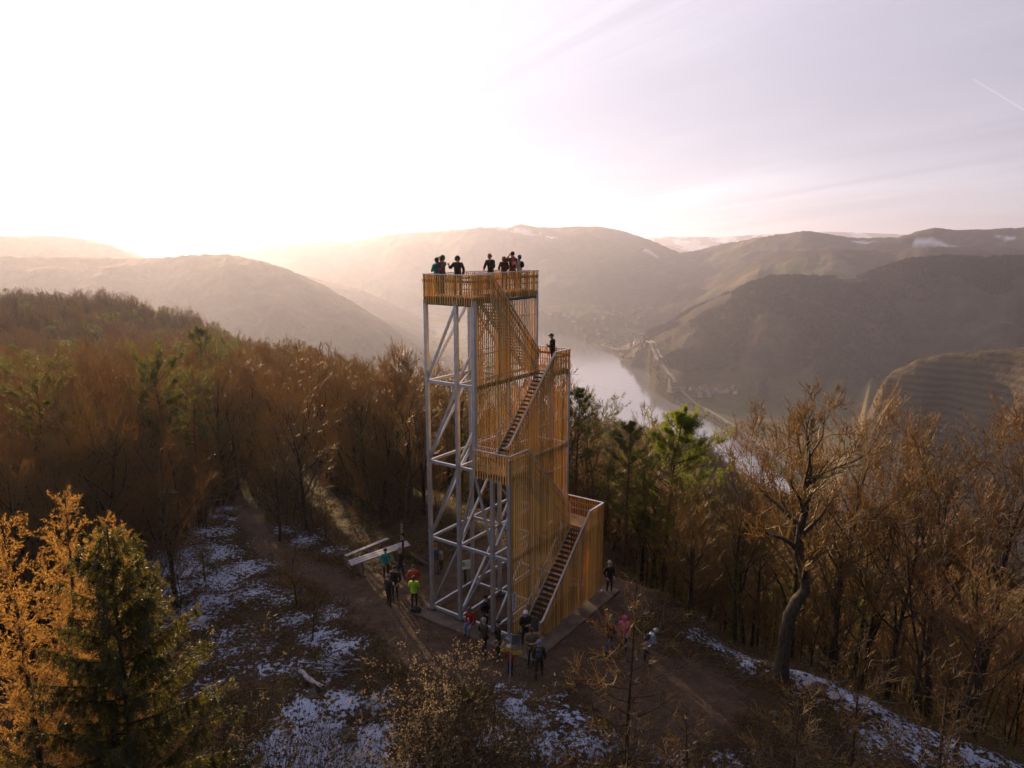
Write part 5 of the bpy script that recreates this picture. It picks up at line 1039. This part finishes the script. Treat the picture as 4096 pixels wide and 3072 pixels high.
def on_floor(px, w, zf):                                  # place on a deck: along the line of sight at a given depth across the tower
    r = ray(px, 1000); c, s = math.cos(TROT), math.sin(TROT); k = None
    best = min((abs(2048 + FOC * 0 - 0) + abs((lambda q: q.x * r[1] - q.y * r[0])(tower_world(t * .02, w))), t * .02) for t in range(0, 410)); p = tower_world(best[1], w); return (p.x, p.y)
def px_at_t(px, t, w0, w1):
    r = ray(px, 1000); best = min((abs((lambda q: q.x * r[1] - q.y * r[0])(tower_world(t, w0 + (w1 - w0) * i / 200))), w0 + (w1 - w0) * i / 200) for i in range(201)); p = tower_world(t, best[1]); return (p.x, p.y)
DARK = (.020, .016, .014); NAVY = (.018, .024, .045); JEANS = (.05, .085, .19)
TOP = F4 + .0
def stand(px, py): p = at_g(px, py); return (p.x, p.y)
a = person(px_at_t(1746, .75, 2.6, 5.6), face_to(-38), 'person in a teal jacket and dark cap at the left of the top deck', (.010, .20, .20), DARK, (.02, .015, .012), 1.60, 'stand', 'front', head='beanie', hatc=(.03, .02, .016), z=TOP); backpack(a, 'small dark blue backpack with a pink stripe on the teal-jacketed person', (.03, .04, .09), (.40, .03, .10), .95)
person(px_at_t(1768, 1.15, 2.6, 5.6), face_to(-60), 'person in an olive coat with both arms raised to the face on the top deck', (.11, .085, .035), DARK, h=1.72, arms='eyes', head='hood', hatc=(.11, .085, .035), hair=None, z=TOP, coat=.42)
person(px_at_t(1829, 1.0, 2.5, 5.6), face_to(175), 'person in a dark hooded pullover pointing with one hand on the top deck', (.030, .020, .016), (.16, .15, .15), h=1.70, arms=('pocket', 'point'), head='hood', hatc=(.045, .030, .024), z=TOP, coat=.50)
b = person(on_floor(1963, 5.35, TOP), face_to(-25), 'person with a red headband in a black coat on the top deck rail', (.014, .011, .010), DARK, (.30, .11, .06), 1.74, 'stand', 'rail', lean=.18, z=TOP, head='beanie', hatc=(.38, .07, .04)); backpack(b, 'big black backpack worn by the person with the red headband', (.022, .018, .018), None, 1.25)
person(on_floor(2016, 5.2, TOP), face_to(-10), 'person with bushy reddish brown hair at the far rail of the top deck', (.05, .025, .015), DARK, (.20, .075, .025), 1.60, 'stand', 'rail', head='long', lean=.08, z=TOP)
c = person(on_floor(2050, 4.7, TOP), face_to(-20), 'tall person in a maroon jacket holding something up on the top deck', (.075, .018, .018), DARK, (.035, .022, .014), 1.84, 'stand', 'eyes', z=TOP); backpack(c, 'pink and pale grey backpack on the tall maroon-jacketed person', (.42, .03, .07), (.45, .40, .40), 1.05)
d = person(on_floor(2078, 4.5, TOP), face_to(-50), 'person in a bright blue beanie and pale grey jacket on the top deck', (.40, .38, .37), NAVY, (.1, .06, .04), 1.66, 'stand', 'front', head='beanie', hatc=(.01, .10, .50), z=TOP); backpack(d, 'small navy backpack on the person in the blue beanie', (.018, .016, .035), None, .9)
person(tl(7.0, 1.75, 0)[0], face_to(-75), 'person in a beret and dark coat looking down on the upper stair landing', (.020, .015, .013), (.06, .02, .03), (.25, .2, .16), 1.74, 'stand', 'front', head='cap', hatc=(.06, .045, .025), nod=.35, z=F3, coat=.44)
# someone climbing the second flight, only the head clears the slats
r_ = ray(2186, 1892); wq = .60; dd_ = [(tower_world(t * .02, wq), t * .02) for t in range(405)]; qq, tt = min(dd_, key=lambda e: abs(e[0].x * r_[1] - e[0].y * r_[0])); zz = F1 + (6.35 - tt) / (6.35 - 1.7) * (F2 - F1); zh = CAMZ + r_[2] / r_[1] * qq.y
person((qq.x, qq.y), face_to(215), 'dark-haired person climbing the stairs behind the slats halfway up', NAVY, DARK, (.02, .014, .010), max(1.3, min(1.75, (zh + .12 - zz) / 1.25)), 'climb', 'rail', z=zz - .12)
# left group by the planks
person(stand(1545, 2312), face_to(150), 'person in a turquoise top and open black jacket near the planks', (.012, .26, .25), DARK, (.03, .02, .015), 1.68, 'stand', 'pocket', rnd=1)
person(stand(1556, 2430), face_to(40), 'person in dark clothes with a lime scarf standing nearest the path', (.022, .018, .020), DARK, (.12, .10, .09), 1.70, 'stand', 'front', nod=.2)
person(stand(1582, 2399), face_to(-160), 'person all in black between the turquoise top and the lime jacket', (.012, .010, .010), DARK, (.02, .014, .01), 1.76, 'stand', 'pocket')
person(stand(1603, 2316), face_to(75), 'grey-haired person in black looking right, standing before the trail-marked tree', (.014, .012, .012), NAVY, (.20, .18, .18), 1.78, 'walk', 'pocket')
person(stand(1657, 2392), face_to(178), 'person in a red jacket hidden behind the lime green jacket', (.26, .022, .012), DARK, (.05, .03, .02), 1.74, 'stand', 'pocket', bulk=1.06)
person(stand(1658, 2432), face_to(5), 'person in a lime green jacket seen from behind near the corner post', (.34, .62, .02), DARK, (.05, .03, .02), 1.66, 'stand', 'front', head='tail')
person(stand(1744, 2296), face_to(60), 'person in a slate blue jacket and pale trousers behind the steel posts', (.035, .055, .085), (.16, .14, .13), (.18, .08, .04), 1.74, 'stand', 'front')
person(stand(1766, 2284), face_to(-60), 'child in a light grey jacket beside the slate blue jacket', (.25, .23, .22), DARK, (.05, .03, .02), 1.28, 'stand', 'down', lean=.2)
person(stand(2436, 2372), face_to(160), 'person in black with a striped beanie right of the tower', (.012, .010, .010), DARK, None, 1.72, 'stand', 'pocket', head='beanie', hatc=(.28, .26, .28))
# group in front of the stairs
p = tower_world(-.42, 2.25); person((p.x, p.y), TROT + R(90), 'person in a red jacket and blue jeans sitting on the foundation edge', (.30, .020, .014), (.08, .16, .38), (.10, .10, .11), 1.70, 'sit', 'knees', head='beanie', hatc=(.10, .10, .11), lean=.25, nod=.3, z=-.52)
p = tower_world(.15, 1.75); person((p.x, p.y), face_to(120), 'person in dark clothes behind the red-jacketed sitter', (.022, .016, .014), DARK, (.02, .014, .01), 1.66, 'stand', 'pocket', z=0.0)
person(stand(1936, 2622), face_to(60), 'grey-haired person in a dark brown parka in front of the sitter', (.035, .024, .016), NAVY, (.22, .22, .24), 1.76, 'stand', 'pocket', coat=.38, bulk=1.08)
person(stand(1994, 2634), face_to(-100), 'person in a long black coat beside the warning board', (.010, .009, .009), (.012, .011, .011), (.015, .012, .01), 1.76, 'stand', 'down', coat=.30)
person(stand(2100, 2588), face_to(150), 'person in a white hat and black clothes at the foot of the stairs', (.013, .011, .010), DARK, (.1, .07, .05), 1.70, 'stand', 'front', head='beanie', hatc=(.62, .62, .70), nod=.15)
person(stand(2124, 2668), face_to(165), 'heavy-set person in a khaki coat in front of the stairs', (.13, .095, .052), DARK, (.07, .028, .016), 1.80, 'stand', 'front', coat=.37, bulk=1.15, nod=.25)
e = person(stand(2156, 2712), face_to(8), 'person in a grey-blue beanie and fur-trimmed jacket seen from behind', (.035, .028, .022), DARK, (.3, .2, .12), 1.66, 'walk', 'down', head='beanie', hatc=(.16, .19, .28)); backpack(e, 'slate grey backpack on the person in the grey-blue beanie', (.045, .050, .060), None, 1.15)
person(stand(2040, 2702), face_to(40), 'child in a red coat with a white-topped hat near the signpost', (.20, .012, .020), NAVY, (.1, .06, .04), 1.36, 'stand', 'pocket', head='beanie', hatc=(.62, .58, .70))
# right of the stairs
person(stand(2436, 2622), face_to(50), 'person in a maroon jacket, green hat and jeans among the larch twigs', (.085, .018, .012), JEANS, (.06, .03, .02), 1.72, 'stand', 'front', head='beanie', hatc=(.13, .14, .06), nod=.15)
person(stand(2494, 2606), face_to(-165), 'person in a pink hooded coat on the dirt right of the tower', (.52, .085, .20), NAVY, None, 1.64, 'stand', 'pocket', head='hood', hatc=(.52, .085, .20), coat=.40)
g = person(stand(2584, 2656), face_to(80), 'person in a pale blue hat bending over on the dirt at the right', (.13, .21, .36), NAVY, (.1, .08, .06), 1.66, 'stand', 'front', head='beanie', hatc=(.22, .36, .46), lean=.55); backpack(g, 'dark navy backpack on the bending person', (.018, .018, .040), None, 1.15)
finish_skins()
# ------------------------------------------------------------ things on the ground
M_OLDWOOD = material('weathered_planks', (.18, .13, .10), (.28, .22, .18), .8, scale=3, stretch=(8, 8, 1), bump=.4); M_FROST = material('thin_snow', (.30, .29, .33), (.44, .43, .48), .8, scale=6, bump=.5)
def plank_table():
    zt = .62; L0 = at_z(1398, 2252, zt); L1 = at_z(1634, 2171, zt); d = (L1 - L0); ln = d.length; yaw = math.atan2(d.y, d.x); mid = (L0 + L1) / 2; gz = ground(mid.x, mid.y); T = empty('plank_table', (mid.x, mid.y, gz), yaw, 'long picnic table of thick frosted planks beside the marked tree', 'table'); hz = zt - gz
    for k in range(3):
        mb = MB(); mb.box((0, 0, 0), (ln, .27, .09)); mb.box((.0, 0, .052), (ln - .03, .25, .012), 1); o = mb.build('plank', [M_OLDWOOD, M_FROST], T); o.location = (.1 * (k - 1), (k - 1) * .30, hz - .05)
    for s in (-1, 1): mb = MB(); mb.tube([(s * ln * .33, -.3, -.1), (s * ln * .33, -.3, hz - .1)], .09, 8); mb.tube([(s * ln * .33, .3, -.1), (s * ln * .33, .3, hz - .1)], .09, 8); mb.build('leg', M_OLDWOOD, T)
    B0 = at_z(1381, 2226, .42); B1 = at_z(1552, 2155, .42); d = B1 - B0; m2 = (B0 + B1) / 2; gz2 = ground(m2.x, m2.y); Bn = empty('plank_bench', (m2.x, m2.y, gz2), math.atan2(d.y, d.x), 'single frosted plank bench behind the picnic table', 'bench'); mb = MB(); mb.box((0, 0, .42 - gz2), (d.length, .32, .09)); mb.box((0, 0, .42 - gz2 + .052), (d.length - .04, .30, .012), 1); mb.build('seat', [M_OLDWOOD, M_FROST], Bn)
    for s in (-1, 1): mb = MB(); mb.tube([(s * d.length * .36, 0, -.1), (s * d.length * .36, 0, .40 - gz2)], .11, 8); mb.build('leg', M_OLDWOOD, Bn)
plank_table()
# tree with painted trail marks by the table
q = at_g(1612, 2240); o = place_tree('marked_tree', POLE[0], q.x, q.y, 'bare tree with white and red trail marks beside the picnic table', None, .9, .5); mkw = material('white_blaze', (.55, .53, .52), None, .8); mkr = material('red_blaze', (.35, .03, .02), None, .8)
for hz, dz in ((1.75, .12), (2.35, .10), (2.75, .10)):
    mb = MB(); mb.tube([(0.0, 0, hz), (0.0, 0, hz + dz)], .142, 9, 0, False); mb.tube([(0, 0, hz + dz), (0, 0, hz + dz + .07)], .142, 9, 1, False); mb.tube([(0, 0, hz + dz + .07), (0, 0, hz + 2 * dz + .05)], .142, 9, 0, False); mb.build('trail_mark', [mkw, mkr], o)
# information lectern
q = at_g(1861, 2344); T = empty('information_board', (q.x, q.y, q.z), R(20), 'small tilted white and green information board on a dark post inside the posts', 'sign'); T.scale = (1.25, 1.25, 1.25); mb = MB(); mb.box((0, 0, .5), (.12, .12, 1.05)); mb.build('post', M_DSTEEL, T)
mb = MB(); mb.add([(-.32, -.18, 1.0), (.32, -.18, 1.0), (.32, .20, 1.32), (-.32, .20, 1.32), (-.32, -.16, .97), (.32, -.16, .97), (.32, .22, 1.29), (-.32, .22, 1.29)], [(0, 1, 2, 3), (7, 6, 5, 4), (0, 4, 5, 1), (1, 5, 6, 2), (2, 6, 7, 3), (3, 7, 4, 0)], 0)
def pan(x0, x1, u0, u1, m): f = lambda u: (-.18 + .38 * u, 1.003 + .32 * u); mb.add([(x0, *f(u0)), (x1, *f(u0)), (x1, *f(u1)), (x0, *f(u1))], [(0, 1, 2, 3)], m)
pan(-.26, .02, .3, .85, 1)
for k in range(5): pan(.07, .27, .2 + k * .13, .25 + k * .13, 2)
mb.build('panel', [material('white_panel', (.50, .50, .48), None, .5), material('green_print', (.10, .22, .07), None, .6), material('grey_print', (.12, .12, .12), None, .6)], T)
# hiking signpost with yellow arrows
q = at_g(2038, 2736); T = empty('signpost', (q.x, q.y, q.z - .1), R(15), 'slim leaning grey signpost with yellow arrow boards in front of the group', 'sign'); T.scale = (1.2, 1.2, 1.2); mb = MB(); mb.tube([(0, 0, 0), (.10, .05, 2.35)], .035, 8); mb.build('post', M_STEEL, T)
my = material('yellow_board', (.62, .44, .02), (.68, .50, .03), .5); mg = material('grey_green_board', (.09, .12, .11), (.12, .15, .14), .6)
mb = MB(); mb.box((.28, .06, 2.05), (.36, .025, .42)); mb.build('panel', mg, T)
for z_, s in ((1.72, -1), (1.50, 1)):
    mb = MB(); x0 = .09; V = [(x0 + .03 * s, 0, z_ - .075), (x0 + .40 * s, 0, z_ - .075), (x0 + .50 * s, 0, z_), (x0 + .40 * s, 0, z_ + .075), (x0 + .03 * s, 0, z_ + .075)]; V = [(x, y - .06, z) for x, y, z in V] + [(x, y - .04, z) for x, y, z in V]
    mb.add(V, [(0, 1, 2, 3, 4), (9, 8, 7, 6, 5)] + [(i, (i + 1) % 5, (i + 1) % 5 + 5, i + 5) for i in range(5)]); mb.build('arrow_board', my, T)
# rucksack by the corner post, walking poles
q = tower_world(-.75, 6.35); mb = MB(); mb.ball((0, 0, .16), (.34, .22, .18), 0, 12, 8, .08, random.Random(3)); mb.tube([(-.1, .1, .25), (0, .16, .36), (.12, .1, .25)], .018, 6); mb.ball((.22, -.08, .10), (.14, .10, .12), 0, 8, 6); o = mb.build('rucksack', cloth((.014, .012, .012)), None, True); o.location = (q.x, q.y, 0); tag(o, 'black rucksack lying at the foot of the left corner post', 'bag')
for i, (px, py) in enumerate(((2104, 2705), (2072, 2700))):
    q = at_g(px, py); mb = MB(); mb.tube([(0, 0, 0), (.14, .12, 1.4)], .013, 6); mb.tube([(.14, .12, 1.38), (.155, .13, 1.52)], .02, 6); o = mb.build('walking_pole', M_STEEL); o.location = q; tag(o, ['hiking pole held beside the khaki coat', 'hiking pole standing beside the child in red'][i], 'pole')
# logs, branches, stones
def log(p0, p1, r, label, snowy=True, name='log'):
    p0 = Vector(p0); p1 = Vector(p1); rg = random.Random(int(p0.x * 50)); mid = (p0 + p1) / 2; n = 7; pts = [p0.lerp(p1, i / (n - 1)) - mid + Vector((rg.uniform(-.5, .5), rg.uniform(-.5, .5), rg.uniform(-.2, .3))) * r for i in range(n)]
    t = Tubes(); t.add(np.array([q[:] for q in pts]), [r * rg.uniform(.8, 1.1) for _ in range(n)], None, 9); d = np.array((p1 - p0).normalized()[:])
    for k in range(3): a = np.array(pts[1 + k * 2][:]); t.add(wander(np.random.default_rng(k), a, d + np.array([rg.uniform(-1, 1), rg.uniform(-1, 1), .8]), r * 5, 4, .2), r * .4, r * .12, 5)
    o = empty(name, mid, 0, label, name); link('bark', t.mesh('bark', [M_BARK]), o)
    if snowy: s = Tubes(); s.add(np.array([(q + Vector((0, 0, r * .45)))[:] for q in pts]), [r * .78] * n, None, 7); link('snow_cover', s.mesh('snow_cover', [M_FROST]), o)
    return o
def glog(a, b, r, lab, lift=.1, **k): p = at_g(*a); q = at_g(*b); log((p.x, p.y, p.z + lift), (q.x, q.y, q.z + lift), r, lab, **k)
glog((1203, 2722), (1292, 2788), .17, 'short snow-covered log in the open snow patch', .35)
glog((2805, 2492), (2856, 2478), .13, 'snow-topped fallen log beside the leaning tree on the right', .25)
glog((1640, 2230), (1735, 2290), .12, 'bare fallen log behind the picnic table', .3, snowy=False); glog((3300, 2760), (3380, 2740), .16, 'dark rotten log on the snow right of the crooked tree', .15)
glog((780, 2028), (900, 2010), .06, 'snowy fallen branch in the wood at the left', .3)
GB = 'cut branches heaped beside the snow patch'
for i, (a, b) in enumerate([((1196, 2664), (1330, 2672)), ((1270, 2700), (1440, 2712)), ((1300, 2650), (1392, 2690)), ((1262, 2684), (1345, 2694)), ((1318, 2640), (1405, 2670))]):
    p = at_g(*a); q = at_g(*b); rg = np.random.default_rng(i); t = Tubes(); c = (p + q) / 2; d = np.array((q - p)[:]); Q = wander(rg, np.array((p - c)[:]) + [0, 0, .15], d, np.linalg.norm(d), 7, .06); t.add(Q, .045, .015, 5)
    for k in range(9): s, e = along(Q, rg.uniform(.2, .98)); t.add(wander(rg, s, turn(rg, e, .6), rg.uniform(.3, .9), 4, .12), .016, .005, 4)
    o = empty('branch', c, 0, ['frosted branch at the top of the heap by the snow patch', 'long frosted branch at the front of the heap by the snow patch', 'crossing branch in the middle of the heap by the snow patch', 'short branch in the heap by the snow patch', 'uppermost right branch of the heap by the snow patch'][i], 'branch', GB); link('wood', t.mesh('wood', [M_BARK]), o); s2 = Tubes(); s2.add(Q + [0, 0, .025], .038, .010, 5); link('snow_cover', s2.mesh('snow_cover', [M_FROST]), o)
M_ROCK = material('mossy_rock', (.05, .042, .034), (.12, .10, .08), .95, scale=3, detail=9, bump=.8)
def rock(px, py, s, label, snow=False, seed=0):
    rg = np.random.default_rng(seed + int(px)); q = at_g(px, py); mb = MB(); mb.ball((0, 0, 0), (s, s * rg.uniform(.6, .9), s * rg.uniform(.5, .8)), 0, 11, 8); V = np.array(mb.v); nrm = rg.normal(0, 1, (9, 3)); nrm /= np.linalg.norm(nrm, axis=1)[:, None]
    for n_ in nrm: dd = V @ n_; lim = s * rg.uniform(.42, .7); V -= np.clip(dd - lim, 0, None)[:, None] * n_
    V += rg.normal(0, s * .02, V.shape); o = empty('boulder', (q.x, q.y, q.z + s * .2), 0, label, 'rock', 'boulders round the clearing'); link('stone', mesh_from('stone', V.tolist(), mb.f, [M_ROCK]), o)
    if snow: k = V.copy(); k[:, 2] = np.maximum(k[:, 2], s * .12) + .03; link('snow_cover', mesh_from('snow_cover', k.tolist(), mb.f, [M_FROST], None, True), o)
for i, (px, py, s, lab, sn) in enumerate([(1250, 2790, .45, 'dark boulder under the short snowy log', 0), (1400, 2960, .55, 'dark snow-edged boulder in the snow patch', 0), (3260, 2770, .6, 'big mossy boulder on the snow right of the crooked tree', 0), (3330, 2800, .45, 'snow-capped boulder beside the big mossy one', 1), (3560, 2810, .4, 'dark boulder near the slim leaning tree', 0), (1390, 2640, .35, 'brown stone at the edge of the dirt near the branches', 0), (1440, 2610, .28, 'smaller stone at the edge of the dirt', 0), (2590, 2470, .45, 'pale stone on the mound behind the pink coat', 0), (965, 1850, 1.6, 'big rock slab beside the path in the wood', 0), (1560, 2930, .4, 'stone beside the seed-head bush', 1), (3100, 2870, .35, 'stone among twigs below the crooked tree', 0)]): rock(px, py, s, lab, bool(sn), i)
# ------------------------------------------------------------ houses in the valley
M_WALLS = [material('pale_plaster', (.52, .47, .40), (.60, .55, .48), .9, scale=.3), material('cream_plaster', (.48, .38, .26), (.55, .45, .32), .9, scale=.3), material('grey_plaster', (.36, .35, .34), (.44, .42, .40), .9, scale=.3)]
M_ROOFS = [material('brown_tiles', (.14, .075, .05), (.22, .12, .08), .9, scale=.4), material('red_tiles', (.24, .09, .05), (.30, .13, .075), .9, scale=.4), material('grey_tiles', (.13, .12, .12), (.19, .18, .18), .9, scale=.4)]; M_PANE = material('dark_panes', (.03, .03, .035), None, .15)
def house_parts(w, d, h, rf):
    a = MB(); a.box((0, 0, h / 2 - 1), (w, d, h + 2)); a.add([(-w / 2, -d / 2, h), (w / 2, -d / 2, h), (w / 2, d / 2, h), (-w / 2, d / 2, h), (-w / 2, 0, h + rf), (w / 2, 0, h + rf)], [(0, 4, 3), (1, 2, 5)])
    b = MB(); e = .5; V = [(-w / 2 - e, -d / 2 - e, h - .25), (w / 2 + e, -d / 2 - e, h - .25), (w / 2 + e, 0, h + rf + .1), (-w / 2 - e, 0, h + rf + .1), (w / 2 + e, d / 2 + e, h - .25), (-w / 2 - e, d / 2 + e, h - .25)]; V += [(x, y, z + .3) for x, y, z in V]
    b.add(V, [(3, 2, 1, 0), (5, 4, 2, 3), (6, 7, 8, 9), (9, 8, 10, 11), (0, 1, 7, 6), (4, 5, 11, 10), (1, 2, 8, 7), (2, 4, 10, 8), (5, 3, 9, 11), (3, 0, 6, 9)]); b.box((w * .2, d * .15, h + rf * .8), (.9, .9, 2.2))
    c = MB(); n = max(2, int(w / 3.2))
    for fl in range(int(h // 2.8)):
        for i in range(n):
            for s in (-1, 1): c.box((-w / 2 + (i + .5) * w / n, s * (d / 2 + .02), 1.6 + fl * 2.8), (1.1, .08, 1.3))
        for s in (-1, 1): c.box((s * (w / 2 + .02), 0, 1.6 + fl * 2.8), (.08, 1.1, 1.3))
    return a, b, c
HOUSE = []
for i, (w, d, h, rf) in enumerate([(13, 9, 5.8, 4.2), (18, 10, 6.0, 4.6), (11, 9, 5.4, 4.5), (26, 11, 5.2, 4.0)]):
    a, b, c = house_parts(w, d, h, rf)
    for k in range(2): HOUSE.append((a.mesh('wall', [M_WALLS[(i + k) % 3]]), b.mesh('roof', [M_ROOFS[(i + 2 * k) % 3]]), c.mesh('window', [M_PANE])))
def land_z(x, y): return float(land_np(np.array([math.degrees(math.atan2(x, y))]), np.array([math.hypot(x, y)]))[0][0])
def ray_land(dx, dy):
    r = ray(dx * D2P, dy * D2P); a = math.degrees(math.atan2(r[0], r[1])); tt = np.linspace(900, 5200, 2200); z, wh, inw, hl, x, y = land_np(np.full_like(tt, a), tt); zl = CAMZ + r[2] / math.hypot(r[0], r[1]) * tt; k = int(np.argmax(z >= zl)) if (z >= zl).any() else 0; return x[k], y[k], z[k]
RH = random.Random(8)
def house(dx, dy, k, label, group, s=1.0):
    x, y, z = ray_land(dx, dy); H = HOUSE[k % len(HOUSE)]; o = empty('house', (x, y, z), RH.uniform(0, 3.1), label, 'house', group); o.scale = (s, s, s); link('wall', H[0], o); link('roof', H[1], o); w = link('window', H[2], o); w['kind'] = 'stuff'; return o
for i, (dx, dy) in enumerate([(1494, 842), (1506, 848), (1518, 840), (1528, 848), (1540, 852), (1548, 843), (1562, 848), (1576, 845), (1590, 850), (1532, 856), (1512, 857), (1585, 841)]):
    house(dx, dy, i, ['light-walled house left in the church village', 'house with a brown roof beside the fortified church', 'house at the foot of the hillside in the church village', 'small house in the middle of the church village', 'house at the lower edge of the church village', 'house below the hillside among the village roofs', 'long house right of the village middle', 'pale house near the right end of the church village', 'outermost house at the right end of the church village', 'house nearest the fields below the church village', 'house nearest the river below the church village', 'house highest up behind the church village'][i], 'houses of the church village by the river', 1.15)
for i in range(64):
    if i < 26: dx, dy = RH.uniform(1285, 1400), RH.uniform(722, 752)
    elif i < 50: dx, dy = RH.uniform(1165, 1400), RH.uniform(690, 715)
    else: dx, dy = RH.uniform(1300, 1410), RH.uniform(665, 692)
    x, y, z = ray_land(dx, dy)
    if poly_mask(np.array([x]), np.array([y]), RIVER)[0]: continue
    house(dx, dy, RH.randrange(8), ['pale house of the distant riverside town', 'pale house in the hazy far part of the distant town', 'pale house of the distant town up the side valley'][0 if i < 26 else 1 if i < 50 else 2], ['houses of the riverside town', 'houses of the hazy far town', 'houses up the side valley'][0 if i < 26 else 1 if i < 50 else 2], 1.3)
x, y, z = ray_land(1459, 846); T = empty('church', (x, y, z), R(25), 'fortified stone church with a square tower above the river bank', 'church'); T.scale = (1.25, 1.25, 1.25); m = material('church_stone', (.36, .28, .20), (.46, .37, .27), .9, scale=.2)
a, b, c = house_parts(34, 15, 13, 9); a.build('wall', m, T); b.build('roof', M_ROOFS[0], T)
for i in range(5): w = MB(); w.box((-13 + i * 6.4, -7.55, 6.5), (1.6, .3, 6)); w.build('window', M_PANE, T); w = MB(); w.box((-13 + i * 6.4 + 3.2, -8.2, 5), (1.2, 1.6, 10)); w.build('buttress', m, T)
mb = MB(); mb.box((-13, 3, 14), (9, 9, 30)); 
for i in (-1, 0, 1):
    for j in (-1, 1): mb.box((-13 + i * 3.4, 3 + j * 4.1, 29.8), (1.6, .8, 1.6)); mb.box((-13 + j * 4.1, 3 + i * 3.4, 29.8), (.8, 1.6, 1.6))
mb.build('tower', m, T); mb = MB(); mb.add([(-17, -1, 29), (-9, -1, 29), (-9, 7, 29), (-17, 7, 29), (-13, 3, 34)], [(0, 1, 4), (1, 2, 4), (2, 3, 4), (3, 0, 4), (3, 2, 1, 0)]); mb.build('tower_roof', M_ROOFS[0], T); mb = MB(); mb.box((13, -12, 3), (16, 4, 12)); mb.build('annexe', m, T)
